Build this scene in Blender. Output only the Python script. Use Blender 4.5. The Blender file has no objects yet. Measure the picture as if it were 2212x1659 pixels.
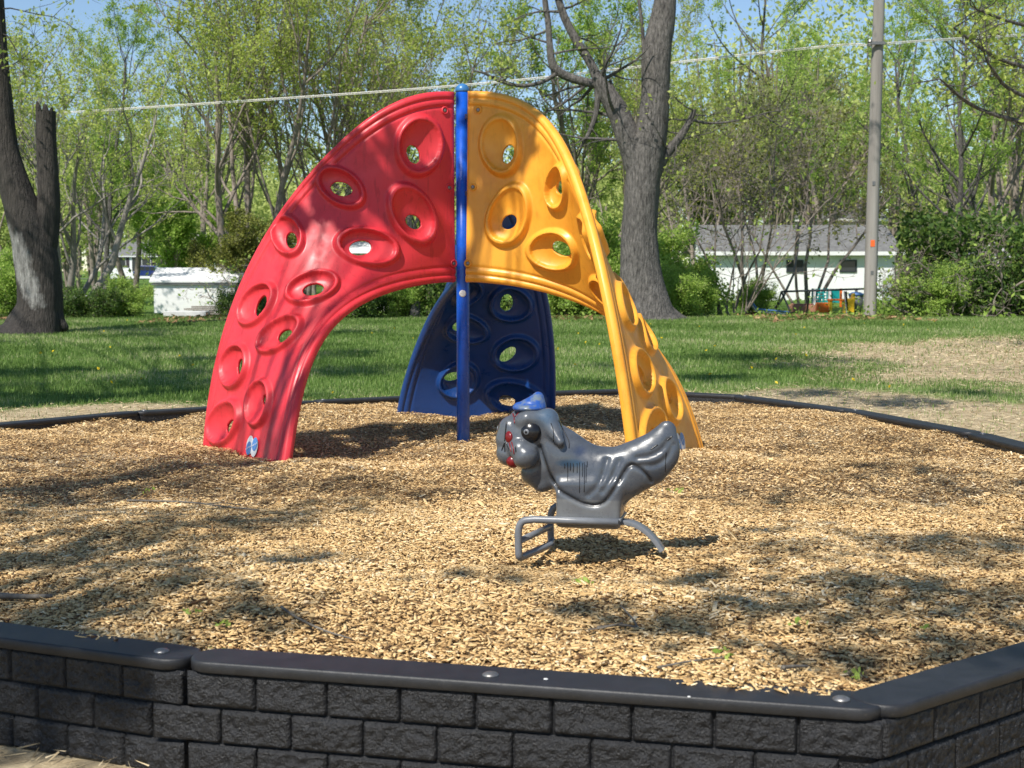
import bpy, math, random
import numpy as np
from math import comb
from mathutils import Vector, Matrix
from mathutils.bvhtree import BVHTree
R = np.random.default_rng(7)
random.seed(5)
scn = bpy.context.scene
COL = scn.collection
F, CX, CY, HC = 3000.0, 1106.0, 829.5, 1.16
TH = math.atan((CY - 612) / F)
SUN = Vector((-.285, -.45, .62)).normalized()

# ------------------------------------------------------------------ camera maths (photo measurements -> metres)
def ray(px, py):
    a = (px - CX) / F; b = (py - CY) / F
    return np.array([a, math.cos(TH) - b * math.sin(TH), -math.sin(TH) - b * math.cos(TH)])
def atz(px, py, z):
    d = ray(px, py); t = (z - HC) / d[2]; return np.array([d[0] * t, d[1] * t, z])
def aty(px, py, y):
    d = ray(px, py); t = y / d[1]; return np.array([d[0] * t, y, HC + d[2] * t])
TY = [-80, 16, 22, 33, 61, 120, 207, 420, 900]
TZ = [0, 0, .12, .31, .42, .9, 1.85, 4, 9]
def terr(x, y):
    x = np.asarray(x, float); y = np.asarray(y, float)
    z = np.interp(y, TY, TZ)
    k = np.clip((y - 5.2) / 5.5, 0, 1); k = k * k * (3 - 2 * k)
    return z - .31 * (1 - k)
def T(x, y): return float(terr(x, y))

# ------------------------------------------------------------------ object helpers
def tag(o, label=None, cat=None, group=None, kind=None):
    if label: o['label'] = label
    if cat: o['category'] = cat
    if group: o['group'] = group
    if kind: o['kind'] = kind
    return o
def empty(name, loc, rz=0, label=None, cat=None, group=None, sc=1):
    o = bpy.data.objects.new(name, None); COL.objects.link(o)
    o.empty_display_size = .2
    o.location = [float(c) for c in loc]; o.rotation_euler = (0, 0, rz); o.scale = (sc, sc, sc)
    return tag(o, label, cat, group)
def mesh_np(name, V, Fc, mat=None, smooth=False, attr=None, col=None):
    """V (n,3); Fc (m,k) array or list of such arrays"""
    V = np.asarray(V, np.float32)
    if isinstance(Fc, np.ndarray): Fc = [Fc]
    Fc = [np.asarray(f, np.int32) for f in Fc if len(f)]
    me = bpy.data.meshes.new(name)
    me.vertices.add(len(V)); me.vertices.foreach_set('co', V.ravel())
    tot = np.concatenate([np.full(len(f), f.shape[1], np.int32) for f in Fc])
    idx = np.concatenate([f.ravel() for f in Fc])
    me.loops.add(len(idx)); me.loops.foreach_set('vertex_index', idx)
    st = np.zeros(len(tot), np.int32); st[1:] = np.cumsum(tot)[:-1]
    me.polygons.add(len(tot)); me.polygons.foreach_set('loop_start', st)
    try: me.polygons.foreach_set('loop_total', tot)
    except Exception: pass
    if smooth: me.polygons.foreach_set('use_smooth', np.ones(len(tot), bool))
    me.update(calc_edges=True)
    if attr is not None:
        a = me.attributes.new('v', 'FLOAT', 'POINT'); a.data.foreach_set('value', np.asarray(attr, np.float32))
    if col is not None:
        a = me.attributes.new('paint', 'FLOAT_COLOR', 'POINT')
        c = np.ones((len(V), 4), np.float32); c[:, :3] = col; a.data.foreach_set('color', c.ravel())
    me.validate()
    if mat: me.materials.append(mat)
    return me
def obj(name, me, parent=None, loc=(0, 0, 0)):
    o = bpy.data.objects.new(name, me); COL.objects.link(o)
    if parent: o.parent = parent
    o.location = loc
    return o
class MB:
    """collects shapes into one mesh"""
    def __init__(s): s.V = []; s.F = []; s.n = 0
    def add(s, V, Fc):
        V = np.asarray(V, float)
        for f in Fc: s.F.append([i + s.n for i in f])
        s.V.append(V); s.n += len(V); return s
    def box(s, c, d, rot=None, bev=0):
        x, y, z = [k / 2 for k in d]
        V = np.array([[i, j, k] for i in (-x, x) for j in (-y, y) for k in (-z, z)])
        Fc = [(0, 1, 3, 2), (4, 6, 7, 5), (0, 4, 5, 1), (2, 3, 7, 6), (0, 2, 6, 4), (1, 5, 7, 3)]
        if rot is not None: V = V @ np.array(rot).T
        return s.add(V + np.array(c), Fc)
    def tube(s, P, r, n=10, caps=True):
        V, Q = tube_np(np.array(P, float), r, n)
        Fc = [tuple(q) for q in Q]
        if caps:
            Fc.append(tuple(range(n))[::-1]); Fc.append(tuple(range(len(V) - n, len(V))))
        return s.add(V, Fc)
    def lathe(s, prof, n=24, c=(0, 0, 0), M=None):
        V = []
        for r, z in prof:
            for k in range(n):
                a = 2 * math.pi * k / n; V.append((r * math.cos(a), r * math.sin(a), z))
        Fc = []
        for i in range(len(prof) - 1):
            for k in range(n):
                k2 = (k + 1) % n; Fc.append((i * n + k, i * n + k2, (i + 1) * n + k2, (i + 1) * n + k))
        Fc.append(tuple(range(n))[::-1]); Fc.append(tuple(range((len(prof) - 1) * n, len(prof) * n)))
        V = np.array(V)
        if M is not None: V = V @ np.array(M).T
        return s.add(V + np.array(c), Fc)
    def build(s, name, mat, parent=None, smooth=False, bevel=0, seg=2):
        me = bpy.data.meshes.new(name)
        me.from_pydata(np.concatenate(s.V).tolist(), [], s.F); me.update()
        if smooth: me.polygons.foreach_set('use_smooth', np.ones(len(me.polygons), bool))
        me.materials.append(mat)
        o = obj(name, me, parent)
        if bevel:
            b = o.modifiers.new('b', 'BEVEL'); b.width = bevel; b.segments = seg; b.limit_method = 'ANGLE'; b.angle_limit = .6
        if smooth and bevel: b.harden_normals = False
        return o
def tube_np(P, r, n=8):
    m = len(P); r = np.broadcast_to(np.asarray(r, float), (m,))
    t = np.gradient(P, axis=0); t /= np.linalg.norm(t, axis=1)[:, None] + 1e-12
    ref = np.array([0, 0, 1.]) if abs(t[:, 2]).max() < .9 else np.array([.31, .95, .05])
    if abs(t @ ref).max() > .97: ref = np.array([.95, -.31, .1])
    u = np.cross(t, ref); u /= np.linalg.norm(u, axis=1)[:, None] + 1e-12
    w = np.cross(t, u)
    a = np.arange(n) * 2 * np.pi / n
    V = P[:, None] + r[:, None, None] * (np.cos(a)[None, :, None] * u[:, None] + np.sin(a)[None, :, None] * w[:, None])
    i = np.arange(m - 1)[:, None] * n; k = np.arange(n)[None]; k2 = (k + 1) % n
    Q = np.stack([i + k, i + k2, i + n + k2, i + n + k], -1).reshape(-1, 4)
    return V.reshape(-1, 3), Q
def chaikin(P, it=3):
    P = np.array(P, float)
    for _ in range(it):
        a = P[:-1] * .75 + P[1:] * .25; b = P[:-1] * .25 + P[1:] * .75
        P = np.concatenate([P[:1], np.stack([a, b], 1).reshape(-1, P.shape[1]), P[-1:]])
    return P
def Rz(a): c, s = math.cos(a), math.sin(a); return np.array([[c, -s, 0], [s, c, 0], [0, 0, 1.]])

# ------------------------------------------------------------------ materials
def mat(name, base=(.5, .5, .5), rough=.6, metal=0, spec=.5, coat=0):
    m = bpy.data.materials.new(name); m.use_nodes = True; b = m.node_tree.nodes['Principled BSDF']
    b.inputs['Base Color'].default_value = (*base, 1); b.inputs['Roughness'].default_value = rough
    b.inputs['Metallic'].default_value = metal; b.inputs['Specular IOR Level'].default_value = spec
    b.inputs['Coat Weight'].default_value = coat
    return m
def nodes(m): return m.node_tree.nodes, m.node_tree.links, m.node_tree.nodes['Principled BSDF']
def noise(N, L, sc, det=4, rough=.6, coord='Object', stretch=None):
    tc = N.new('ShaderNodeTexCoord'); t = N.new('ShaderNodeTexNoise')
    t.inputs['Scale'].default_value = sc; t.inputs['Detail'].default_value = det; t.inputs['Roughness'].default_value = rough
    if stretch:
        mp = N.new('ShaderNodeMapping'); mp.inputs['Scale'].default_value = stretch
        L.new(tc.outputs[coord], mp.inputs['Vector']); L.new(mp.outputs['Vector'], t.inputs['Vector'])
    else: L.new(tc.outputs[coord], t.inputs['Vector'])
    return t
def ramp(N, L, fac, stops):
    r = N.new('ShaderNodeValToRGB'); e = r.color_ramp.elements
    while len(e) < len(stops): e.new(.5)
    for k, (p, c) in enumerate(stops): e[k].position = p; e[k].color = (*c, 1)
    L.new(fac, r.inputs['Fac']); return r
def bump(N, L, b, h, st=.3, dist=.01):
    n = N.new('ShaderNodeBump'); n.inputs['Strength'].default_value = st; n.inputs['Distance'].default_value = dist
    L.new(h, n.inputs['Height']); L.new(n.outputs['Normal'], b.inputs['Normal']); return n
def noisy(name, c1, c2, sc=8, rough=.7, bst=.2, bd=.01, bsc=None, stretch=None, spec=.4, p=(.3, .7), coat=0, metal=0):
    m = mat(name, c1, rough, metal, spec, coat); N, L, b = nodes(m)
    t = noise(N, L, sc, 5, .65, 'Object', stretch); r = ramp(N, L, t.outputs['Fac'], [(p[0], c1), (p[1], c2)])
    L.new(r.outputs['Color'], b.inputs['Base Color'])
    if bst:
        t2 = noise(N, L, bsc or sc * 3, 4, .6, 'Object', stretch); bump(N, L, b, t2.outputs['Fac'], bst, bd)
    return m
def plastic(name, c, dark, rough=.38):
    """moulded plastic: faint scuffs, grime patches, orange-peel bump"""
    m = mat(name, c, rough, 0, .5); N, L, b = nodes(m)
    t = noise(N, L, 2.2, 7, .7); r = ramp(N, L, t.outputs['Fac'], [(.30, dark), (.52, c)])
    t3 = noise(N, L, 26, 3, .7, 'Object', (1, 1, .15))
    mx = N.new('ShaderNodeMixRGB'); mx.blend_type = 'MULTIPLY'; rr = ramp(N, L, t3.outputs['Fac'], [(.33, (.70, .67, .64)), (.44, (1, 1, 1))])
    mx.inputs[0].default_value = .75 if name.startswith('red') else .4; L.new(r.outputs['Color'], mx.inputs[1]); L.new(rr.outputs['Color'], mx.inputs[2])
    L.new(mx.outputs[0], b.inputs['Base Color'])
    t2 = noise(N, L, 9, 6, .6); r2 = ramp(N, L, t2.outputs['Fac'], [(.35, (rough - .1,) * 3), (.7, (rough + .16,) * 3)])
    L.new(r2.outputs['Color'], b.inputs['Roughness'])
    t4 = noise(N, L, 160, 2, .5); bump(N, L, b, t4.outputs['Fac'], .08, .004)
    return m
def leafmat(name, stops, trans=.45, rough=.55):
    m = bpy.data.materials.new(name); m.use_nodes = True; N, L, b = nodes(m)
    a = N.new('ShaderNodeAttribute'); a.attribute_name = 'v'
    oi = N.new('ShaderNodeObjectInfo'); ad = N.new('ShaderNodeMath'); ad.operation = 'MULTIPLY_ADD'
    ad.inputs[1].default_value = .22; L.new(oi.outputs['Random'], ad.inputs[0])
    sb = N.new('ShaderNodeMath'); sb.operation = 'SUBTRACT'; sb.inputs[1].default_value = .11
    L.new(a.outputs['Fac'], ad.inputs[2]); L.new(ad.outputs[0], sb.inputs[0])
    r = ramp(N, L, sb.outputs[0], stops)
    L.new(r.outputs['Color'], b.inputs['Base Color']); b.inputs['Roughness'].default_value = rough
    b.inputs['Specular IOR Level'].default_value = .3
    if trans:
        t = N.new('ShaderNodeBsdfTranslucent'); mx = N.new('ShaderNodeMixShader'); mx.inputs[0].default_value = trans
        L.new(r.outputs['Color'], t.inputs['Color'])
        L.new(b.outputs[0], mx.inputs[1]); L.new(t.outputs[0], mx.inputs[2])
        L.new(mx.outputs[0], N['Material Output'].inputs['Surface'])
    return m
M = {}
M['red'] = plastic('red_plastic', (.64, .034, .048), (.48, .018, .026), .45)
M['yellow'] = plastic('yellow_plastic', (.83, .37, .035), (.70, .26, .018), .42)
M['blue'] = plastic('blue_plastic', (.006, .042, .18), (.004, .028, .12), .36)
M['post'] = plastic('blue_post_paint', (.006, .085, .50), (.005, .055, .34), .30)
M['postcap'] = plastic('faded_blue_cap', (.04, .17, .40), (.03, .12, .30), .35)
M['white'] = mat('white_plug', (.62, .62, .60), .4)
M['steel'] = noisy('bolt_steel', (.30, .30, .30), (.16, .15, .14), 60, .4, .1, metal=.7)
M['cap'] = noisy('black_cap_plastic', (.010, .011, .013), (.021, .022, .026), 14, .5, .35, .003, 220, spec=.5)
N, L, b = nodes(M['cap'])                      # dust and scratches on the caps
src_ = b.inputs['Base Color'].links[0].from_socket; td = noise(N, L, 90, 8, .8); rd = ramp(N, L, td.outputs['Fac'], [(.56, (0, 0, 0)), (.70, (.5, .5, .5))])
te = noise(N, L, 3.5, 5, .6); me_ = N.new('ShaderNodeMath'); me_.operation = 'MULTIPLY'; L.new(rd.outputs[0], me_.inputs[0]); L.new(te.outputs['Fac'], me_.inputs[1])
mxd = N.new('ShaderNodeMixRGB'); L.new(me_.outputs[0], mxd.inputs[0]); L.new(src_, mxd.inputs[1]); mxd.inputs[2].default_value = (.16, .14, .11, 1); L.new(mxd.outputs[0], b.inputs['Base Color'])
M['block'] = noisy('black_block_plastic', (.0045, .005, .0065), (.0125, .0135, .0165), 20, .40, 1.0, .009, 120, spec=.5)
M['bark'] = noisy('grey_bark', (.035, .032, .030), (.19, .175, .16), 20, .9, 1.0, .07, 26, (1, 1, .24))
M['darkbark'] = noisy('dark_bark', (.030, .026, .023), (.10, .088, .078), 9, .9, 1.0, .05, 12, (1, 1, .16))
M['twig'] = noisy('brown_twig', (.13, .105, .085), (.30, .255, .215), 6, .9, 0)
M['palebark'] = noisy('pale_bark', (.15, .135, .115), (.30, .275, .24), 5, .9, .4, .02, 20)
M['pole'] = noisy('weathered_pole_wood', (.16, .145, .13), (.34, .32, .29), 3, .85, .5, .01, 30, (1, 1, .05))
M['leaf_y'] = leafmat('yellow_green_leaf', [(0, (.20, .27, .05)), (.5, (.42, .51, .10)), (1, (.64, .69, .20))], .55)
M['leaf_g'] = leafmat('fresh_green_leaf', [(0, (.16, .27, .045)), (.5, (.34, .50, .09)), (1, (.55, .66, .18))], .55)
M['leaf_d'] = leafmat('dark_green_leaf', [(0, (.03, .065, .016)), (.5, (.075, .145, .026)), (1, (.24, .32, .06))], .4)
M['leaf_o'] = leafmat('olive_leaf', [(0, (.08, .09, .02)), (.5, (.19, .21, .04)), (1, (.38, .38, .08))], .35)
M['grass'] = leafmat('grass_blade', [(0, (.06, .11, .02)), (.5, (.16, .27, .055)), (.82, (.29, .38, .12)), (1, (.50, .48, .27))], .4)
M['straw'] = leafmat('dry_straw', [(0, (.26, .19, .10)), (.5, (.54, .43, .26)), (1, (.72, .62, .42))], .1, .8)
M['litter'] = leafmat('brown_fallen_leaf', [(0, (.12, .06, .03)), (.5, (.30, .17, .08)), (1, (.50, .33, .18))], .15, .8)
M['chip'] = leafmat('wood_chip', [(0, (.09, .045, .018)), (.16, (.25, .142, .056)), (.45, (.56, .365, .155)), (.8, (.74, .535, .27)), (1, (.86, .72, .48))], 0, .75)
M['rider'] = None
# ------------------------------------------------------------------ world, sun, camera
w = bpy.data.worlds.new("World"); scn.world = w; w.use_nodes = True
sk = w.node_tree.nodes.new('ShaderNodeTexSky'); sk.sky_type = 'NISHITA'; sk.sun_disc = False
sk.sun_elevation = math.asin(SUN.z); sk.sun_rotation = math.atan2(SUN.x, SUN.y)
sk.air_density = 1.0; sk.dust_density = .0; sk.ozone_density = 3.2
bg = w.node_tree.nodes['Background']; bg.inputs['Strength'].default_value = .102
w.node_tree.links.new(sk.outputs[0], bg.inputs['Color'])
sl = bpy.data.lights.new('sun', 'SUN'); sl.energy = 5.0; sl.angle = math.radians(.55); sl.color = (1, .95, .87)
so = bpy.data.objects.new('sun', sl); COL.objects.link(so); so.rotation_euler = SUN.to_track_quat('Z', 'Y').to_euler()
so.location = (0, -5, 30)
cd = bpy.data.cameras.new('camera'); cam = bpy.data.objects.new('camera', cd); COL.objects.link(cam); scn.camera = cam
cam.location = (0, 0, HC); cam.rotation_euler = (math.pi / 2 - TH, 0, 0)
cd.sensor_width = 36; cd.lens = 36 * F / 2212; cd.clip_end = 3000; cd.clip_start = .05
cd.dof.use_dof = True; cd.dof.focus_distance = 7.5; cd.dof.aperture_fstop = 6.5
scn.view_settings.view_transform = 'Standard'; scn.view_settings.look = 'None'; scn.view_settings.exposure = .40

# ------------------------------------------------------------------ the bed outline
BED = np.array([(-.98, 4.03), (.98, 3.545), (2.52, 4.78), (3.38, 6.3), (3.72, 8.0), (3.5, 10.2), (3.02, 12.1), (2.3, 13.65), (1.1, 14.45),
                (-.35, 13.95), (-1.9, 13.05), (-3.3, 11.95), (-4.3, 10.6), (-4.75, 8.9), (-4.6, 7.2), (-3.85, 5.75), (-2.6, 4.74)])
def inside(x, y, poly=BED):
    x = np.asarray(x); y = np.asarray(y); c = np.zeros(x.shape, bool); n = len(poly)
    for i in range(n):
        x0, y0 = poly[i]; x1, y1 = poly[(i + 1) % n]
        k = ((y0 > y) != (y1 > y)) & (x < (x1 - x0) * (y - y0) / (y1 - y0 + 1e-12) + x0); c ^= k
    return c
def edgedist(x, y, poly=BED):
    x = np.asarray(x, float); y = np.asarray(y, float); d = np.full(x.shape, 1e9); n = len(poly)
    for i in range(n):
        a = poly[i]; b = poly[(i + 1) % n]; ab = b - a
        t = np.clip(((x - a[0]) * ab[0] + (y - a[1]) * ab[1]) / (ab @ ab), 0, 1)
        d = np.minimum(d, np.hypot(x - a[0] - t * ab[0], y - a[1] - t * ab[1]))
    return d
_ph = [(R.uniform(0, 6.28), R.uniform(.5, 1.5) * s, R.uniform(0, 6.28), 1 / s) for s in (1, 1.7, 3, 5.5, 9, 14) for _ in range(3)]
def mulz(x, y):
    x = np.asarray(x, float); y = np.asarray(y, float); z = np.zeros(x.shape)
    for a, k, p, am in _ph: z = z + .016 * am * np.sin(k * (x * math.cos(a) + y * math.sin(a)) * 2.2 + p)
    for (hx, hy, hr, hh) in ((-1.5, 9.25, .7, -.055), (-2.1, 10.0, .5, -.02), (.85, 8.9, .6, .02), (-.35, 11.7, .8, .03), (.35, 6.1, .5, -.02), (-.36, 10.3, .35, -.02)):
        z = z + hh * np.exp(-((x - hx) ** 2 + (y - hy) ** 2) / hr ** 2)
    e = edgedist(x, y)
    return z + .01 + .02 * np.exp(-(e / .35) ** 2) * np.sin(x * 5.1 + y * 3.3)
def strawmask(x, y):
    x = np.asarray(x, float); y = np.asarray(y, float)
    n = np.sin(x * 1.7 + 1.3 * np.sin(y * .9)) * np.sin(y * 1.3 + 1.1 * np.sin(x * 1.1)) * .5 + np.sin(x * 4.3 + y * 2) * np.sin(y * 3.9 - x) * .25
    e = edgedist(x, y); wid = np.interp(x, [-4, -2.2, -.8, 1, 2, 3, 5], [1.5, 1.0, .3, .3, 1.1, 2.0, 2.6]) + .55 * n
    m = np.clip((wid - e) / .35, 0, 1)
    q = 1.35 - np.hypot((x - 9.2) / 4.2, (y - 18.6) / 5.4) + .3 * n
    q = np.clip(q / .35, 0, 1)
    fr = np.clip((6.5 - y) / 1.5, 0, 1)
    return np.maximum(np.maximum(m, q), fr)

# ground sheet
def axis(lo, hi, n0, near0, near1, step):
    a = np.concatenate([np.linspace(lo, near0, n0)[:-1], np.arange(near0, near1, step), np.linspace(near1, hi, n0)]); return a
gx = axis(-500, 500, 26, -16, 16, .22); gy = axis(-60, 900, 30, 0, 36, .22)
X, Y = np.meshgrid(gx, gy); ins = inside(X, Y)
Z = terr(X, Y) + .012 * np.sin(X * 1.9) * np.sin(Y * 1.4) * (np.abs(X) < 20)
Z = np.where(ins & (edgedist(X, Y) > .15), np.minimum(Z, -.12), Z)
Vg = np.stack([X, Y, Z], -1).reshape(-1, 3); nx = len(gx); ny = len(gy)
i = (np.arange(ny - 1)[:, None] * nx + np.arange(nx - 1)[None]).ravel(); Qg = np.stack([i, i + 1, i + nx + 1, i + nx], -1)
mg = bpy.data.materials.new('ground_soil_and_grass'); mg.use_nodes = True; N, L, b = nodes(mg)
t1 = noise(N, L, 1.3, 8, .7); g1 = ramp(N, L, t1.outputs['Fac'], [(.3, (.05, .10, .02)), (.5, (.10, .18, .035)), (.75, (.20, .25, .08))])
t2 = noise(N, L, 7, 8, .7); g2 = ramp(N, L, t2.outputs['Fac'], [(.3, (.22, .165, .10)), (.5, (.40, .32, .20)), (.7, (.56, .47, .31))])
a = N.new('ShaderNodeAttribute'); a.attribute_name = 'v'; mx = N.new('ShaderNodeMixRGB')
L.new(a.outputs['Fac'], mx.inputs[0]); L.new(g1.outputs[0], mx.inputs[1]); L.new(g2.outputs[0], mx.inputs[2])
L.new(mx.outputs[0], b.inputs['Base Color']); b.inputs['Roughness'].default_value = .95; b.inputs['Specular IOR Level'].default_value = .1
t3 = noise(N, L, 30, 6, .7); bump(N, L, b, t3.outputs['Fac'], .6, .04)
tag(obj('ground', mesh_np('ground', Vg, Qg, mg, True, attr=strawmask(Vg[:, 0], Vg[:, 1]))), 'grassy ground with bare straw covered patches', kind='structure')
# road in front of the far house
mr = noisy('asphalt', (.10, .10, .10), (.16, .155, .15), 3, .9, .1)
rv = []
for x in np.linspace(-90, 30, 13):
    for y in (196, 204): rv.append((x, y, T(x, y) + .05))
rv = np.array(rv); i = np.arange(12) * 2
tag(obj('road', mesh_np('road', rv, np.stack([i, i + 2, i + 3, i + 1], -1), mr)), kind='structure')
# mulch sheet
mx_ = np.arange(-4.9, 3.9, .07); my_ = np.arange(3.4, 14.7, .07); X, Y = np.meshgrid(mx_, my_)
ok = inside(X, Y) & (edgedist(X, Y) > .05); Vm = np.stack([X, Y, mulz(X, Y) - .012], -1).reshape(-1, 3); nx = len(mx_)
i = (np.arange(len(my_) - 1)[:, None] * nx + np.arange(nx - 1)[None]).ravel(); Qm = np.stack([i, i + 1, i + nx + 1, i + nx], -1)
Qm = Qm[ok.ravel()[Qm].all(1)]
mm = bpy.data.materials.new('packed_wood_mulch'); mm.use_nodes = True; N, L, b = nodes(mm)
tc = N.new('ShaderNodeTexCoord'); vo = N.new('ShaderNodeTexVoronoi'); vo.inputs['Scale'].default_value = 38
mp = N.new('ShaderNodeMapping'); mp.inputs['Scale'].default_value = (1, 2.2, 1)
L.new(tc.outputs['Object'], mp.inputs['Vector']); L.new(mp.outputs[0], vo.inputs['Vector'])
r = ramp(N, L, vo.outputs['Color'], [(.1, (.10, .055, .024)), (.5, (.30, .19, .085)), (.9, (.52, .36, .18))])
L.new(r.outputs[0], b.inputs['Base Color']); b.inputs['Roughness'].default_value = .9
bump(N, L, b, vo.outputs['Distance'], .8, .03)
tag(obj('mulch_ground', mesh_np('mulch_ground', Vm, Qm, mm, True)), 'packed wood mulch filling the play bed', kind='structure')

# ------------------------------------------------------------------ scattered stuff
def quads(P, a, b2, v, bend=None):
    """P centres, a / b2 half axis vectors -> quads"""
    n = len(P); V = np.stack([P - a - b2 * .7, P + a * .9 - b2, P + a + b2 * .8, P - a * .9 + b2], 1)
    if bend is not None: V[:, 0] += bend; V[:, 2] += bend
    i = np.arange(n)[:, None] * 4 + np.arange(4)[None]
    return V.reshape(-1, 3), i, np.repeat(v, 4)
def rnd_in_view(n, y0, y1, pw, marg=.8, k=.372):
    # sample depth with density falling with distance, inside the wedge the place shows (plus a margin)
    u = R.random(n); y = (y0 ** pw + u * (y1 ** pw - y0 ** pw)) ** (1 / pw)
    x = (R.random(n) * 2 - 1) * (k * y + marg); return x, y
def chips(n, y0, y1, pw, thick=False):
    x, y = rnd_in_view(int(n * 1.18), y0, y1, pw, 1.4)
    k = inside(x, y) & (edgedist(x, y) > .10); x = x[k]; y = y[k]; n = len(x)
    L_ = np.exp(R.normal(math.log(.0092), .45, n)) * np.where(R.random(n) < .04, 2.1, 1) * (1 if thick else .85); W = np.clip(np.exp(R.normal(math.log(.0035), .45, n)), 0, L_)
    az = R.uniform(0, np.pi * 2, n); tl = R.normal(0, .22, n); rl = R.normal(0, .26, n)
    a = np.stack([np.cos(az) * np.cos(tl), np.sin(az) * np.cos(tl), np.sin(tl)], -1)
    s = np.stack([-np.sin(az) * np.cos(rl), np.cos(az) * np.cos(rl), np.sin(rl)], -1)
    P = np.stack([x, y, mulz(x, y) + R.uniform(-.008, .012, n)], -1)
    cl = .07 * np.sin(x * 2.1 + y * 1.2) * np.sin(y * 3.0 - x)
    v = np.clip(R.beta(2.5, 1.9, n) + cl * 1.3 - .45 * (R.random(n) < .05), 0, 1)
    V, Q, vv = quads(P, a * L_[:, None], s * W[:, None], v)
    if thick:
        nrm = np.cross(a, s) * R.uniform(.0018, .0045, n)[:, None]
        V4 = V.reshape(n, 4, 3); V8 = np.concatenate([V4, V4 - nrm[:, None]], 1).reshape(-1, 3)
        base = np.arange(n)[:, None] * 8
        Fs = [base + np.array(f)[None] for f in ((0, 1, 2, 3), (0, 4, 5, 1), (1, 5, 6, 2), (2, 6, 7, 3), (3, 7, 4, 0))]
        return V8, np.concatenate(Fs), np.repeat(v, 8)
    return V, Q, vv
def join(parts):
    off = 0; Vs = []; Qs = []; vs = []
    for V, Q, v in parts: Vs.append(V); Qs.append(Q + off); vs.append(v); off += len(V)
    return np.concatenate(Vs), np.concatenate(Qs), np.concatenate(vs)
V, Q, v = join([chips(165000, 3.5, 7.4, 1.6, True), chips(420000, 6.5, 14.5, 1.6)])
tag(obj('wood_chips', mesh_np('wood_chips', V, Q, M['chip'], attr=v)), 'loose pale wood chips covering the play bed', kind='stuff')
def blades(n, y0, y1, hgt, wid, keep, tilt=.45, pw=1.1, mat_='grass', name='grass', label='', flat=False, vfun=None):
    x, y = rnd_in_view(int(n * 1.15), y0, y1, pw, 3.0); k = ~inside(x, y) | (edgedist(x, y) < .02); k &= ~inside(x, y)
    k &= keep(x, y); x = x[k]; y = y[k]; n = len(x)
    sc = np.clip(y / 16, .8, 1.9); h = hgt * R.uniform(.45, 1.3, n) * sc ** .4; wd = wid * R.uniform(.6, 1.3, n) * sc
    az = R.uniform(0, 2 * np.pi, n); P = np.stack([x, y, terr(x, y) + .004], -1)
    if flat:
        d = np.stack([np.cos(az), np.sin(az), R.normal(.12, .2, n)], -1); P[:, 2] += R.uniform(0, .03, n)
        s = np.stack([-np.sin(az), np.cos(az), R.normal(0, .5, n)], -1)
    else:
        tl = R.normal(0, tilt, n); d = np.stack([np.cos(az) * np.sin(tl), np.sin(az) * np.sin(tl), np.cos(tl)], -1)
        s = np.stack([-np.sin(az), np.cos(az), np.zeros(n)], -1)
    V = np.stack([P - s * wd[:, None], P + s * wd[:, None], P + d * h[:, None]], 1).reshape(-1, 3)
    i = np.arange(n)[:, None] * 3 + np.arange(3)[None]
    v = np.clip(R.beta(2, 2.2, n) + (vfun(x, y) if vfun else 0), 0, 1)
    tag(obj(name, mesh_np(name, V, i, M[mat_], attr=np.repeat(v, 3))), label, kind='stuff')
def gkeep(x, y): return R.random(len(x)) > strawmask(x, y) * .93
pat = lambda x, y: .04 + .24 * np.sin(x * .8 + 2 * np.sin(y * .5)) * np.sin(y * 1.1 + x * .4) + .1 * np.sin(x * 3.1 + y) * np.sin(y * 2.7)
blades(520000, 9.5, 35, .05, .0055, gkeep, name='grass', label='short spring grass of the lawn behind the bed', vfun=pat)
blades(110000, 3.2, 30, .09, .0035, lambda x, y: R.random(len(x)) < strawmask(x, y) * np.where(y < 6, .8, 1), mat_='straw', name='dry_straw', label='matted dry straw on the bare ground round the bed', flat=True, pw=.9)
blades(9000, 29.5, 36, .09, .035, lambda x, y: (y > 31.2 + .8 * np.sin(x)) & ((np.sin(x * .9 + 1) > -.2)), mat_='litter', name='fallen_leaves', label='brown fallen leaves along the far edge of the lawn', flat=True)

# ------------------------------------------------------------------ climber
B_O = np.array([[-.062, -.011, 2.563], [-.601, -.434, 2.554], [-.886, -.383, 2.164], [-1.302, -.175, 1.788], [-1.78, -.109, 1.268], [-1.874, -.226, -.002]])
B_I = np.array([[-.069, .005, 1.165], [-.10, -.02, 1.180], [-.497, -.364, 1.141], [-1.012, -.879, 1.055], [-1.005, -1.197, .662], [-1.093, -1.377, -.03]])
POST = np.array([-.365, 10.343])
def bez(u): return np.stack([comb(5, i) * (1 - u) ** (5 - i) * u ** i for i in range(6)], -1)
def surf(u, v):
    b5 = bez(u); return (1 - v)[..., None] * (b5 @ B_O) + v[..., None] * (b5 @ B_I)
def pixr(P):
    x = P[..., 0] + POST[0]; y = P[..., 1] + POST[1]; h = HC - P[..., 2]
    f = y * math.cos(TH) + h * math.sin(TH); d = h * math.cos(TH) - y * math.sin(TH)
    return CX + F * x / f, CY + F * d / f
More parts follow.
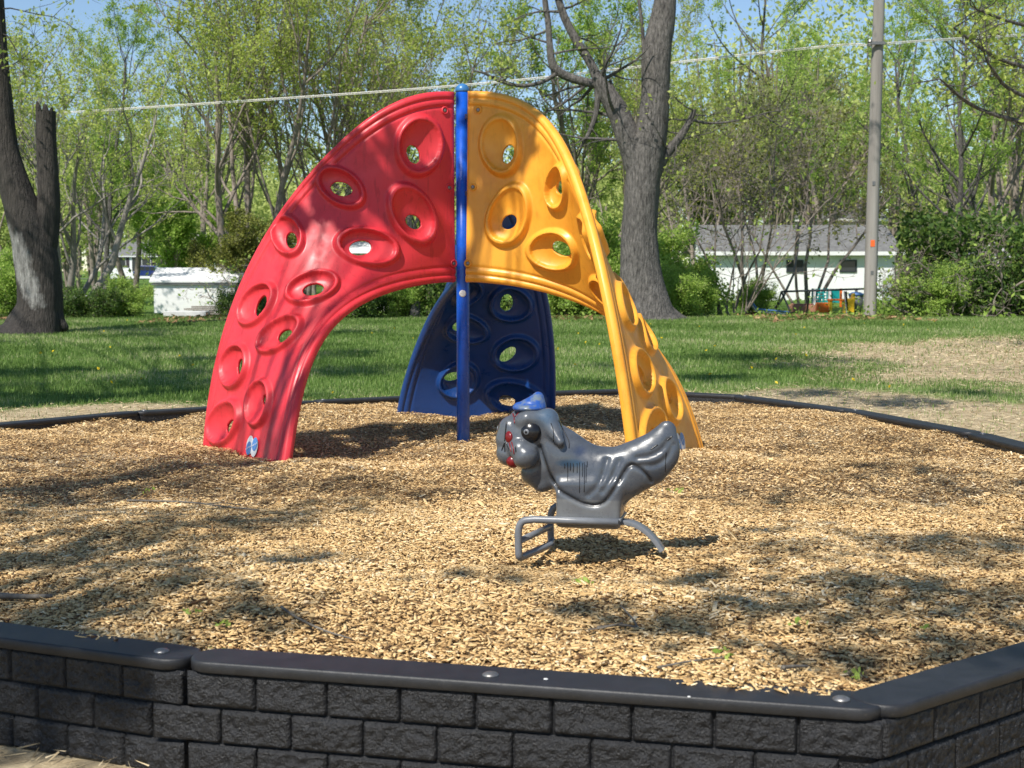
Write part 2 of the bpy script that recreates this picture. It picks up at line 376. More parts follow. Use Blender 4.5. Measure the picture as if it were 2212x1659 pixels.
# (rim centre, semi axes, tilt) then (opening centre, semi axes, tilt) measured on the red panel of the photo
def z1(cx, cy, a, b, t, z=0):
    s, ox, oy = ((3.16, 500, 200), (3.016, 500, 650))[z]
    return ((ox + cx / s) / 1.17541, (oy + cy / s) / 1.17541, a / s / 1.17541, b / s / 1.17541, math.radians(t))
HO = [(z1(1765, 540, 262, 200, 96), z1(1733, 607, 78, 50, 68)), (z1(1160, 880, 225, 152, 40), z1(1160, 885, 88, 55, 15)),
      (z1(1708, 1090, 285, 185, 62), z1(1733, 1150, 70, 52, 35)), (z1(1355, 1362, 268, 168, 10), z1(1310, 1360, 90, 60, -10)),
      (z1(755, 1275, 185, 132, 78), z1(763, 1300, 66, 45, 85)), (z1(893, 265, 215, 128, -20, 1), z1(893, 262, 82, 45, -10, 1)),
      (z1(490, 382, 205, 118, -55, 1), z1(497, 385, 85, 34, -68, 1)), (z1(660, 617, 212, 112, -37, 1), z1(680, 615, 62, 40, -40, 1)),
      (z1(325, 850, 188, 110, -76, 1), z1(348, 868, 75, 30, 88, 1)), (z1(512, 1132, 200, 100, -80, 1), z1(543, 1110, 48, 35, 80, 1)),
      (z1(245, 1278, 198, 122, -65, 1), z1(268, 1310, 55, 30, -70, 1))]
def ell(px, py, e):
    cx, cy, a, b2, t = e; dx = px - cx; dy = py - cy
    return np.hypot((dx * math.cos(t) + dy * math.sin(t)) / a, (-dx * math.sin(t) + dy * math.cos(t)) / b2)
def sm(x): x = np.clip(x, 0, 1); return x * x * (3 - 2 * x)
NU, NV = 430, 210
uu = np.linspace(0, 1.035, NU); vv = np.linspace(0, 1, NV)
U, Vv = np.meshgrid(uu, vv, indexing='ij')
def evalpanel(U, Vv):
    S = surf(U, Vv); px, py = pixr(S)
    du = surf(np.clip(U + 1e-3, 0, 2), Vv) - S; dv = surf(U, Vv + 1e-3) - S
    wv = np.linalg.norm(dv, axis=-1) * 1000; wu = np.linalg.norm(du, axis=-1) * 1000
    Nn = np.cross(du, dv); Nn /= np.linalg.norm(Nn, axis=-1)[..., None]
    return S, px, py, Nn, wu, wv
S, PX, PY, NN, WU, WV = evalpanel(U, Vv)
rr = np.stack([ell(PX, PY, e[0]) for e in HO]); rh = np.stack([ell(PX, PY, e[1]) for e in HO])
# snap the grid onto the outline of each opening
cut = (rh < 1).any(0)
for k in range(11):
    m = (rh[k] < 1.35) & (rh[k] > .5)
    ii, jj = np.where(m)
    cellpx = np.hypot(*np.gradient(rh[k], axis=(0, 1)))[ii, jj]
    near = np.abs(rh[k][ii, jj] - 1) < .62 * cellpx
    ii = ii[near]; jj = jj[near]
    g0, g1 = np.gradient(rh[k]); g0 = g0[ii, jj]; g1 = g1[ii, jj]; dd = 1 - rh[k][ii, jj]; gg = g0 ** 2 + g1 ** 2
    U[ii, jj] += dd * g0 / gg * (uu[1] - uu[0]); Vv[ii, jj] += dd * g1 / gg * (vv[1] - vv[0])
S, PX, PY, NN, WU, WV = evalpanel(U, Vv)
rr = np.stack([ell(PX, PY, e[0]) for e in HO]); rh = np.stack([ell(PX, PY, e[1]) for e in HO])
cut = (rh < .97).any(0)
e = np.minimum(Vv, 1 - Vv) * WV                      # metres from the long edges
eu = U * 2.0
base = .031 + .006 * sm((.13 - e) / .02) - .013 * np.exp(-((e - .056) / .008) ** 2) - .015 * np.exp(-((e - .112) / .010) ** 2)
ed = np.minimum(e, np.minimum(eu, 10) * 1.0 + 0)
t = base * np.sqrt(np.clip(1 - (1 - np.clip(ed / .034, 0, 1)) ** 2, 0, 1))
t = np.maximum(t, .0015)
for k in range(11):
    rk = rr[k] * 1.13; h = np.clip(rh[k] - 1, 0, None); ins_ = np.clip(1 - rk, 0, None)
    s = h / (h + ins_ * 3.2 + 1e-6)
    crest = .072
    prof = .010 + (crest - .010) * np.clip(s, 0, 1) ** 2.1
    m = rk < .86; t = np.where(m & (rh[k] > .9), np.minimum(prof, crest), t)
    t = np.where((rk >= .86) & (rk < 1.13), np.minimum(np.maximum(t, .032 + (crest - .032) * sm((1.13 - rk) / .17) ** .8), crest), t)
    t = np.where(rh[k] <= 1.02, .009, t)
wE = sm((e - .045) / .05); t = np.where(rh.min(0) > 1.3, np.minimum(base * np.sqrt(np.clip(1 - (1 - np.clip(ed / .034, 0, 1)) ** 2, 1e-4, 1)), 9) * (1 - wE) + t * wE, t)
tt = t.copy()
okm = ~cut
for _ in range(2):                                    # soften
    a_ = tt.copy(); a_[1:-1, 1:-1] = (tt[1:-1, 1:-1] * 4 + tt[:-2, 1:-1] + tt[2:, 1:-1] + tt[1:-1, :-2] + tt[1:-1, 2:]) / 8
    tt = np.where(e > .02, a_, tt)
A = S + NN * tt[..., None]; Bk = S - NN * tt[..., None]
idx = np.arange(NU * NV).reshape(NU, NV)
q = np.stack([idx[:-1, :-1], idx[1:, :-1], idx[1:, 1:], idx[:-1, 1:]], -1).reshape(-1, 4)
q = q[~cut.ravel()[q].any(1)]
Eall = np.concatenate([q[:, [0, 1]], q[:, [1, 2]], q[:, [2, 3]], q[:, [3, 0]]])
key = np.sort(Eall, 1); kk = key[:, 0].astype(np.int64) * 10 ** 6 + key[:, 1]
un, inv, cnt = np.unique(kk, return_inverse=True, return_counts=True); bd = Eall[cnt[inv] == 1]
n0 = NU * NV
PF = np.concatenate([q, q[:, ::-1] + n0, np.stack([bd[:, 1], bd[:, 0], bd[:, 0] + n0, bd[:, 1] + n0], -1)])
PV = np.concatenate([A.reshape(-1, 3), Bk.reshape(-1, 3)])
used = np.zeros(len(PV), bool); used[PF.ravel()] = True; remap = np.cumsum(used) - 1
PVb, PFb = PV[used], remap[PF]
# sink the foot into the mulch
foot = surf(np.ones(2), np.array([0., 1.])); 
climber = empty('playground_climber', (POST[0], POST[1], 0), 0, 'twisted three-legged climber with red, yellow and blue panels round a blue post', 'climber')
pb = MB(); pb.lathe([(.048, -.25), (.048, 2.56)], 32)
post = pb.build('post', M['post'], climber, True)
for p_ in post.data.polygons: p_.use_smooth = len(p_.vertices) == 4
cb = MB(); cb.lathe([(.049, 2.56)] + [(.051 * math.cos(a), 2.575 + .05 * math.sin(a)) for a in np.linspace(0, 1.55, 9)], 32); cb.build('post_cap', M['postcap'], climber, True)
pl = MB(); pl.lathe([(.026, 0), (.026, .004), (.021, .009), (.002, .010)], 24, (.0, -.045, 1.085), [[1, 0, 0], [0, 0, -1], [0, 1, 0]]); pl.box((0, -.0552, 1.085), (.046, .002, .003))
pl.build('plug', M['white'], climber)
def nearest_uv(px, py, S_, PX_, PY_):
    d = (PX_ - px) ** 2 + (PY_ - py) ** 2; return np.unravel_index(np.argmin(d), d.shape)
i0, j0 = nearest_uv(556, 964, S, PX, PY)
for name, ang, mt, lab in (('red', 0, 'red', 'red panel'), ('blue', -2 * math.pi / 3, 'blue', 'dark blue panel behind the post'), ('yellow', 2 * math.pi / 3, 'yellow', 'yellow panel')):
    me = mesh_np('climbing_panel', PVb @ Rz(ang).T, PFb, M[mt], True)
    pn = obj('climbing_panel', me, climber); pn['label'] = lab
    for zf in (.10, .5, .90):
        u0 = np.array([.034]); v0 = np.array([zf]); tb_ = tt[int(.034 * NU), int(zf * (NV - 1))]
        c = surf(u0, v0)[0]
        for sd in (1, -1):
            nb = evalpanel(u0, v0)[3][0] * sd
            nn = Rz(ang) @ nb; cc = Rz(ang) @ (c + nb * (tb_ + .001))
            Mx = np.array(Vector(nn).to_track_quat('Z', 'Y').to_matrix())
            ring = MB(); ring.lathe([(.030, -.004), (.030, .004), (.026, .009), (.020, .009), (.018, .002), (.001, .002)], 20, cc, Mx)
            rg = ring.build('bolt_recess', M[mt], pn, True)
            bl = MB(); bl.lathe([(.014, 0), (.013, .006), (.006, .009), (.001, .009)], 12, cc, Mx); bl.build('bolt', M['steel'], rg)
            if ang: pass
    # flanges between panel and post
    for zz in (2.38, 1.82, 1.27):
        fb = MB(); fb.box(Rz(ang) @ np.array([-.055, 0, zz]), (.05, .012, .035), Rz(ang)); fb.build('bracket', M['steel'], pn)
    # round two-lobed maker's emblem near the foot
    if name != 'blue':
        c0 = S[i0, j0]; n_ = NN[i0, j0]
        sgn = 1 if (n_ @ np.array([-.3, -1, .3])) > 0 else -1
        n_ = n_ * sgn; up = np.array([0, 0, 1.]) - n_ * n_[2]; up /= np.linalg.norm(up); sd_ = np.cross(up, n_)
        R_ = Rz(ang)
        tree_ = BVHTree.FromPolygons([Vector(p) for p in (PVb[:, :3])], [tuple(f) for f in PFb.tolist()]) if name == 'red' else tree_
        def put(x, y, off):
            o_ = c0 + sd_ * x + up * y + n_ * .3; h_ = tree_.ray_cast(Vector(o_), Vector(-n_))
            p_ = np.array(h_[0]) if h_[0] is not None else c0 + sd_ * x + up * y
            return R_ @ (p_ + n_ * off)
        def disc(cx, cy, rx, ry, rot, off, mat_, nm, par):
            cx *= 2.1; rx *= 2.1
            V_ = [put(cx, cy, off)]; Fc_ = []
            for ring_ in (.5, 1):
                for k in range(24):
                    a = 2 * math.pi * k / 24; x = rx * ring_ * math.cos(a); y = ry * ring_ * math.sin(a)
                    V_.append(put(cx + x * math.cos(rot) - y * math.sin(rot), cy + x * math.sin(rot) + y * math.cos(rot), off))
            for k in range(24):
                k2 = (k + 1) % 24; Fc_.append((0, 1 + k, 1 + k2)); Fc_.append((1 + k, 25 + k, 25 + k2, 1 + k2))
            mb_.add(V_, Fc_)
        eb = M.setdefault('emb', mat('emblem_blue', (.07, .20, .48), .4)); ew = M.setdefault('emw', mat('emblem_white', (.65, .66, .68), .4))
        mb_ = MB(); disc(-.019, .003, .025, .066, 0, .007, 0, 0, 0); disc(.019, -.003, .025, .066, 0, .0085, 0, 0, 0); em = mb_.build('emblem', ew, pn)
        mb_ = MB(); disc(-.021, -.018, .019, .046, 0, .010, 0, 0, 0); disc(.021, .018, .019, .046, 0, .0112, 0, 0, 0)
        mb_.build('emblem_lobe', eb, em)
        mb_ = MB()
        for k in range(9):
            s_ = k / 8 * 2 - 1; disc(s_ * .036, (s_ ** 3 * .2 + s_ * .8) * .028, .0022, .0055, .3, .0132, 0, 0, 0)
        mb_.build('emblem_lettering', ew, em)

# ------------------------------------------------------------------ border wall panels
def slab(p0, p1, w_, z0, z1, r):
    """rounded-end cap outline (world xy)"""
    d = p1 - p0; L_ = np.linalg.norm(d); d = d / L_; n_ = np.array([-d[1], d[0]])
    pts = []
    for (cx, cy, a0) in ((L_ - r, -w_ / 2 + r, -90), (L_ - r, w_ / 2 - r, 0), (r, w_ / 2 - r, 90), (r, -w_ / 2 + r, 180)):
        for k in range(7):
            a = math.radians(a0 + k * 15); pts.append((cx + r * math.cos(a), cy + r * math.sin(a)))
    return [p0 + d * x + n_ * y for x, y in pts]
def block_face(mb, p0, d, n_, x0, x1, z0, z1, res, seed):
    """rock-faced block, front toward -n_"""
    rg = np.random.default_rng(seed); nx_ = max(2, int((x1 - x0) / res)); nz = max(2, int((z1 - z0) / res))
    xs = np.linspace(x0, x1, nx_ + 1); zs = np.linspace(z0, z1, nz + 1); Xb, Zb = np.meshgrid(xs, zs, indexing='ij')
    nn = rg.random(Xb.shape); n2 = sum(np.roll(np.roll(nn, a_, 0), b_, 1) for a_ in (-1, 0, 1) for b_ in (-1, 0, 1)) / 9; nn = .45 * nn + .55 * (.5 + (n2 - .5) * 2.6)
    big = rg.random((4, 3)); bi = np.interp(np.linspace(0, 3, nx_ + 1), range(4), big[:, 0])[:, None] + np.interp(np.linspace(0, 2, nz + 1), range(3), big[0])[None]
    em = np.minimum(np.minimum(Xb - x0, x1 - Xb), np.minimum(Zb - z0, z1 - Zb)); ro = np.clip(em / .008, 0, 1)
    y = -.015 * np.sqrt(np.clip(1 - (1 - ro) ** 2, 0, 1)) - (.013 * (nn - .5) + .005 * (bi - 1)) * np.clip(em / .012 - .6, 0, 1)
    P = np.empty(Xb.shape + (3,)); q2 = p0[None, None] + d[None, None] * Xb[..., None] + n_[None, None] * y[..., None]
    P[..., :2] = q2; P[..., 2] = Zb; m_, k_ = Xb.shape; Fc = []
    for a in range(m_ - 1):
        for b_ in range(k_ - 1): Fc.append((a * k_ + b_, (a + 1) * k_ + b_, (a + 1) * k_ + b_ + 1, a * k_ + b_ + 1))
    mb.add(P.reshape(-1, 3), Fc)
def border(p0, p1, label, ztop, rows, full, seed, gap=(.006, .006)):
    k_id = seed - 1
    p0 = np.array(p0, float); p1 = np.array(p1, float); d = p1 - p0; L_ = np.linalg.norm(d); d /= L_; n_ = np.array([-d[1], d[0]])
    mid = (p0 + p1) / 2
    rt = empty('border_wall_panel', (mid[0], mid[1], ztop - .4), 0, label, 'retaining wall', 'black border wall panels round the mulch bed')
    o3 = np.array([mid[0], mid[1], ztop - .4])
    w_ = .165; c0 = p0 + n_ * w_ / 2 + d * gap[0]; c1 = p1 + n_ * w_ / 2 - d * gap[1]
    out = slab(c0, c1, w_, 0, 0, .075); n = len(out); mb = MB(); V_ = []
    cen = sum(out) / n
    lv = [(ztop - .034, .004), (ztop - .031, 0), (ztop - .006, 0), (ztop - .0015, .0025), (ztop, .007)]
    for z_, ins__ in lv:
        for p_ in out:
            # inset along local normal approx
            q_ = p_ - c0; x_ = q_ @ d; y_ = q_ @ n_; Lc = np.linalg.norm(c1 - c0)
            x_ = min(max(x_, ins__), Lc - ins__) if False else x_ + (ins__ if x_ < .06 else (-ins__ if x_ > Lc - .06 else 0)) * 1.0
            y_ = y_ * (1 - ins__ / (w_ / 2)); pp = c0 + d * x_ + n_ * y_; V_.append((pp[0], pp[1], z_))
    Fc = []
    for a in range(len(lv) - 1):
        for k in range(n): k2 = (k + 1) % n; Fc.append((a * n + k, a * n + k2, (a + 1) * n + k2, (a + 1) * n + k))
    Fc.append(tuple((len(lv) - 1) * n + k for k in range(n))); Fc.append(tuple(range(n))[::-1])
    mb.add(np.array(V_) - o3, Fc); co = mb.build('cap', M['cap'], rt, True)
    for p_ in co.data.polygons: p_.use_smooth = len(p_.vertices) == 4
    # wall body
    zt = ztop - .034; hb = .108; wb = MB(); f0 = n_ * .022
    wb2 = slab(p0 + n_ * (w_ / 2 + .012) + d * .012, p1 + n_ * (w_ / 2 + .012) - d * .012, w_ - .035, 0, 0, .03)
    V_ = [(p_[0], p_[1], z_) for z_ in (zt - hb * rows, zt + .002) for p_ in wb2]; n = len(wb2)
    wb.add(np.array(V_) - o3, [(k, (k + 1) % n, n + (k + 1) % n, n + k) for k in range(n)])
    wb.build('wall_core', M['block'], rt)
    if full:
        bw = .226; fbm = MB(); k = 0
        res = .0065 if k_id in (0, 1, 16) else .012
        for r_ in range(rows):
            sh = 0 if r_ % 2 == 0 else -bw / 2
            x = sh + .008
            z1_ = zt - r_ * hb; z0_ = z1_ - hb
            nb = int(round(L_ / bw)); bwj = (L_ - .016) / nb
            xs = [.008 + sh + i_ * bwj for i_ in range(nb + 1)]
            for i_ in range(nb):
                block_face(fbm, p0 + n_ * .026, d, n_, xs[i_] + .0022, xs[i_ + 1] - .0022, z0_ + .0022, z1_ - .0022, res, seed * 100 + k); k += 1
        fbm.V = [v_ - o3 for v_ in fbm.V]
        fbm.build('block_face', M['block'], rt, True)
    nbolt = ((L_ / 2 - .08, L_ - .12) if ztop != .053 else (L_ / 2,)) if full else (L_ - .1,)
    for x in nbolt:
        bb = MB(); c_ = p0 + n_ * w_ * .42 + d * x
        bb.lathe([(.024, ztop - .001), (.0235, ztop + .003), (.017, ztop + .0075), (.009, ztop + .0095), (.001, ztop + .010)], 20, np.array([c_[0], c_[1], 0]) - o3)
        bb.build('bolt', M['steel'], rt, True)
    if label.startswith('long black'):
        for x, yy, r_ in ((1.09, .07, .007), (1.5, .006, .006)):
            bb = MB(); c_ = p0 + n_ * yy + d * x; bb.lathe([(r_, 0), (r_ * .7, .0015), (r_ * .2, .002)], 9, np.array([c_[0], c_[1], ztop - (.002 if yy < .02 else 0)]) - o3); bb.build('dropping', M['white'], rt)
    return rt
nB = len(BED)
labs = {0: 'long black block-faced wall panel across the front of the bed, centre', 1: 'black block-faced wall panel turning away at the front right corner', 16: 'black block-faced wall panel at the front left of the bed',
        15: 'black wall panel left of the front left panel, beyond the picture edge'}
backl = {2: 'right side near the front', 3: 'right side middle, beyond the picture edge', 4: 'far right side where chips slope below the rim', 5: 'right rear below the bare straw patch', 6: 'right rear just beyond the yellow panel foot',
         7: 'rear, right of the yellow panel', 8: 'rear, between the blue and yellow panels', 9: 'rear, behind the blue panel', 10: 'rear, between the red and blue panels', 11: 'rear left, just right of the red panel edge',
         12: 'rear left, left of the red panel foot', 13: 'far left at the picture edge', 14: 'left side beyond the picture edge'}
for k in range(nB):
    p0, p1 = BED[k], BED[(k + 1) % nB]
    if k in labs: border(p0, p1, labs[k], {0: .05, 1: .053, 16: .046, 15: .05}[k], 4 if k < 15 else 3, True, k + 1)
    else: border(p0, p1, 'low black border panel of the bed, ' + backl[k], .062 + .003 * (k % 2), 1 if k > 4 else 3, k in (2, 3), k + 1)

# ------------------------------------------------------------------ spring rider
RO = atz(1277, 1204, 0); RY = math.radians(-12)
RM = Rz(RY)
rider = empty('rocking_rider', RO, RY, 'grey painted animal rocking seat with small blue hat on a bent tube base', 'ride toy')
def loc(cx, cy, Yl):
    """zoomed-photo point on the rider's local plane Y=Yl -> local x, z"""
    px = (1200 + cx / 3.318) / 1.17541; py = (960 + cy / 3.318) / 1.17541
    d = ray(px, py); o = np.array([0, 0, HC]) - RO
    ol = RM.T @ o; dl = RM.T @ d; t = (Yl - ol[1]) / dl[1]; p = ol + dl * t; return np.array([p[0], Yl, p[2]])
PXM = 1 / 1912.0
def surfnet(f, lo, hi, h):
    ax = [np.arange(lo[k], hi[k] + h, h) for k in range(3)]; G = np.stack(np.meshgrid(*ax, indexing='ij'), -1)
    Dv = f(G); s = Dv < 0; nx, ny, nz = s.shape
    acc = np.zeros((nx - 1, ny - 1, nz - 1, 3)); cn = np.zeros((nx - 1, ny - 1, nz - 1))
    for axn in range(3):
        for a in (0, 1):
            for b_ in (0, 1):
                sl0 = [None] * 3; sl1 = [None] * 3; oth = [k for k in range(3) if k != axn]
                n3 = (nx, ny, nz)
                sl0[axn] = slice(0, n3[axn] - 1); sl1[axn] = slice(1, n3[axn])
                for o_, q_ in zip(oth, (a, b_)):
                    sl0[o_] = slice(q_, n3[o_] - 1 + q_); sl1[o_] = sl0[o_]
                d0 = Dv[tuple(sl0)]; d1 = Dv[tuple(sl1)]; m = (d0 < 0) != (d1 < 0)
                t = np.where(m, d0 / (d0 - d1 + 1e-12), 0); P = G[tuple(sl0)].copy(); P[..., axn] += t * h
                acc += P * m[..., None]; cn += m
    act = cn > 0; vid = -np.ones(act.shape, int); vid[act] = np.arange(act.sum()); V = acc[act] / cn[act][:, None]
    Qs = []
    for axn in range(3):
        o1, o2 = [(1, 2), (2, 0), (0, 1)][axn]; n3 = (nx, ny, nz)
        s0 = [slice(1, n3[k] - 1) for k in range(3)]; s1 = list(s0); s0[axn] = slice(0, n3[axn] - 1); s1[axn] = slice(1, n3[axn])
        A_ = s[tuple(s0)]; B_ = s[tuple(s1)]
        for fl in (0, 1):
            m = (A_ & ~B_) if fl == 0 else (~A_ & B_); ijk = np.argwhere(m); base_ = ijk.copy()
            for k in range(3):
                if k != axn: base_[:, k] += 1
            def g(da, db):
                c = base_.copy(); c[:, o1] -= da; c[:, o2] -= db; return vid[c[:, 0], c[:, 1], c[:, 2]]
            qd = np.stack([g(1, 1), g(0, 1), g(0, 0), g(1, 0)], -1)
            Qs.append(qd if fl == 0 else qd[:, ::-1])
    return V, np.concatenate(Qs)
def smin(a, b_, k): h = np.clip(.5 + .5 * (b_ - a) / k, 0, 1); return b_ * (1 - h) + a * h - k * h * (1 - h)
def caps(G, a, b_, ra, rb, sy=1.0):
    s = np.array([1, 1 / sy, 1]); a = np.array(a) * s; b_ = np.array(b_) * s; P = G * s; ab = b_ - a
    t = np.clip(((P - a) @ ab) / (ab @ ab), 0, 1); r = ra + (rb - ra) * t
    return (np.linalg.norm(P - a - t[..., None] * ab, axis=-1) - r) * (min(1, sy) if sy < 1 else 1)
def L2(cx, cy): p = loc(cx, cy, 0); return p[0], p[2]
def K(cx, cy, Y_=0): x, z = L2(cx, cy); return (x, Y_, z)
fa = math.radians(38); fd = np.array([-math.cos(fa), -math.sin(fa)]); sd2 = np.array([math.sin(fa), -math.cos(fa)])
HX, HZ = L2(505, 480)
def hp(a, b_, cy):     # head coordinates: forward, near side, photo height
    z = L2(500, cy)[1]; q_ = np.array([HX, 0]) + (fd * a + sd2 * b_) * PXM; return (q_[0], q_[1], z)
P_ = PXM
def pl2(pts): return np.array([L2(*p) for p in pts])
groove = pl2(chaikin([(590, 560), (640, 700), (690, 850), (770, 930), (850, 975), (950, 1030), (1070, 1052), (1150, 1010), (1230, 890), (1290, 780), (1345, 705), (1420, 740), (1480, 800), (1510, 860)], 2))
folds = [pl2(chaikin(c, 2)) for c in ([(1150, 680), (1120, 800), (1080, 890), (1000, 960)], [(1250, 690), (1200, 820), (1120, 930)], [(1400, 660), (1500, 650), (1600, 600), (1660, 520)], [(1430, 720), (1540, 730), (1640, 670), (1690, 560)])]
def dpoly(G, pl_):
    x = G[..., 0]; z = G[..., 2]; d = np.full(x.shape, 1e9)
    for a, b_ in zip(pl_[:-1], pl_[1:]):
        ab = b_ - a; t = np.clip(((x - a[0]) * ab[0] + (z - a[1]) * ab[1]) / (ab @ ab + 1e-12), 0, 1)
        d = np.minimum(d, np.hypot(x - a[0] - t * ab[0], z - a[1] - t * ab[1]))
    return d
def body(G):
    sy = .62
    d = caps(G, K(610, 500), K(745, 665), 168 * P_, 212 * P_, .66)
    d = smin(d, caps(G, K(745, 665), K(1020, 825), 212 * P_, 212 * P_, .62), .03)
    d = smin(d, caps(G, K(1020, 825), K(1230, 810), 205 * P_, 190 * P_, .66), .04)
    d = smin(d, caps(G, K(1230, 810), K(1450, 690), 185 * P_, 150 * P_, sy), .04)
    d = smin(d, caps(G, K(1450, 690), K(1590, 560), 160 * P_, 110 * P_, .55), .04)
    d = smin(d, caps(G, K(1560, 640), K(1640, 430), 120 * P_, 66 * P_, .5), .03)
    d = smin(d, caps(G, K(1500, 730), K(1610, 640), 128 * P_, 100 * P_, .5), .03)
    d = smin(d, caps(G, K(535, 800), K(585, 872), 125 * P_, 88 * P_, .85), .03)
    d = smin(d, caps(G, K(1350, 830), K(1440, 760), 100 * P_, 100 * P_, .6), .03)
    # pedestal
    x0, z0 = L2(728, 1195); x1, z1_ = L2(1265, 900); cx = (x0 + x1) / 2; zz = (z0 + z1_) / 2
    q_ = np.abs(G - np.array([cx, 0, zz])) - np.array([(x1 - x0) / 2 - .02 , .085 - .02, (z1_ - z0) / 2 - .0])
    dz = np.clip(G[..., 2] - z0, 0, 1)
    q_[..., 0] -= .0; bx = np.linalg.norm(np.maximum(q_, 0), axis=-1) + np.minimum(q_.max(-1), 0) - .02
    d = smin(d, bx, .05)
    # head
    d = smin(d, caps(G, hp(20, 0, 450), hp(-60, 0, 470), 165 * P_, 150 * P_, .9), .03)
    d = smin(d, caps(G, hp(110, 45, 350), hp(40, 50, 330), 70 * P_, 80 * P_), .02)
    d = smin(d, caps(G, hp(150, -85, 420), hp(160, -105, 520), 100 * P_, 112 * P_), .015)
    for sgn in (1, -1):
        d = smin(d, caps(G, hp(115 if sgn > 0 else 160, 92 * sgn, 630), hp(140, 70 * sgn, 590), 112 * P_, 95 * P_), .012)
    d = smin(d, caps(G, hp(120, 0, 480), hp(150, 0, 560), 90 * P_, 80 * P_), .02)
    # drooping ear / brow on each side
    for sgn in (1, -1):
        a = hp(95, 95 * sgn, 325); b_ = hp(-75, 112 * sgn, 350); c = (L2(770, 520)[0], -.088 * sgn, L2(770, 520)[1])
        d = smin(d, caps(G, a, b_, 50 * P_, 92 * P_), .016); d = smin(d, caps(G, b_, c, 92 * P_, 34 * P_), .022)
    wob = np.clip(np.abs(G[..., 1]) * 30, 0, 1)
    g = dpoly(G, groove); d = d + .011 * np.exp(-(g / .0085) ** 2) * wob
    gin = np.exp(-(g / .03) ** 2)
    for f_ in folds: d = d + .008 * np.exp(-(dpoly(G, f_) / .012) ** 2) * wob
    # eye sockets
    return d
lo = (L2(170, 1200)[0], -.17, L2(170, 1196)[1] - .01); hi = (L2(1760, 100)[0], .17, L2(500, 150)[1])
BV, BF = surfnet(body, lo, hi, .0062)
# paint (real colours of the object)
def paintbody(V):
    n = len(V); G = V[:, None, :] if False else V
    c = np.tile(np.array([.085, .094, .108]), (n, 1))
    zz = V[:, 2]; xx = V[:, 0]
    g = dpoly(V, groove)
    sad = inside(xx, zz, np.concatenate([groove, pl2([(1560, 860), (1760, 700), (1760, 200), (1200, 300), (800, 400)])]))
    c[sad] = np.array([.066, .075, .09])
    lower = zz < L2(1000, 1000)[1]; c[lower] = np.array([.13, .135, .14])
    m = np.exp(-(g / .006) ** 2)[:, None]; c = c * (1 - m) + np.array([.012, .012, .014]) * m
    bx, bz = L2(850, 700); m = np.exp(-(((xx - bx) / .058) ** 2 + ((zz - bz) / .017) ** 2) ** 2)[:, None] * (V[:, 1] < 0)[:, None]; c = c * (1 - m) + np.array([.016, .045, .085]) * m
    bx, bz = L2(920, 600); m = .8 * np.exp(-(((xx - bx) / .025) ** 2 + ((zz - bz) / .02) ** 2))[:, None]; c = c * (1 - m) + np.array([.02, .035, .08]) * m
    bx, bz = L2(650, 310); m = .6 * np.exp(-(((xx - bx) / .04) ** 2 + ((zz - bz) / .04) ** 2))[:, None]; c = c * (1 - m) + np.array([.04, .10, .18]) * m
    # brownish bare edge of the chest
    cx, cz = L2(440, 880); m = .7 * np.exp(-(((xx - cx) / .03) ** 2 + ((zz - cz) / .05) ** 2))[:, None]; c = c * (1 - m) + np.array([.22, .20, .14]) * m
    return c
def paintmat(name, rough=.28):
    m = mat(name, (.1, .1, .1), rough, 0, .5, .25); N, L, b = nodes(m); a = N.new('ShaderNodeAttribute'); a.attribute_name = 'paint'
    t = noise(N, L, 14, 6, .7); r = ramp(N, L, t.outputs['Fac'], [(.35, (.82, .82, .84)), (.65, (1.1, 1.1, 1.08))])
    mx = N.new('ShaderNodeMixRGB'); mx.blend_type = 'MULTIPLY'; mx.inputs[0].default_value = 1
    L.new(a.outputs['Color'], mx.inputs[1]); L.new(r.outputs[0], mx.inputs[2]); L.new(mx.outputs[0], b.inputs['Base Color'])
    t2 = noise(N, L, 40, 4, .6); r2 = ramp(N, L, t2.outputs['Fac'], [(.3, (.22,) * 3), (.8, (.42,) * 3)]); L.new(r2.outputs[0], b.inputs['Roughness'])
    bump(N, L, b, t2.outputs['Fac'], .12, .004); return m
M['rider'] = paintmat('grey_gloss_paint')
bo = obj('body', mesh_np('body', BV, BF, M['rider'], True, col=paintbody(BV)), rider)
btree = BVHTree.FromPolygons([Vector(p) for p in BV], [tuple(f) for f in BF.tolist()])
M['black'] = mat('black_paint', (.010, .010, .012), .25); M['redpaint'] = mat('dark_red_paint', (.15, .007, .009), .3)
M['bluepaint'] = noisy('worn_blue_paint', (.02, .075, .30), (.13, .165, .20), 22, .32, .1, .003, p=(.45, .62))
M['railpaint'] = noisy('grey_rail_paint', (.13, .14, .155), (.19, .20, .215), 9, .34, .15, .002, 60)
def ball(name, c, r, mt, par, sq=(1, 1, 1), dirv=None, n=24):
    mb = MB(); pr = [(max(.0005, math.sin(a)), -math.cos(a)) for a in np.linspace(.02, math.pi - .02, 14)]
    Mx = np.array(Vector(dirv).to_track_quat('Z', 'Y').to_matrix()) if dirv is not None else np.eye(3)
    mb.lathe([(q_[0] * r * sq[0], q_[1] * r * sq[2]) for q_ in pr], n, c, Mx); return mb.build(name, mt, par, True)
fd3 = np.array([fd[0], fd[1], 0]); s3 = np.array([sd2[0], sd2[1], 0])
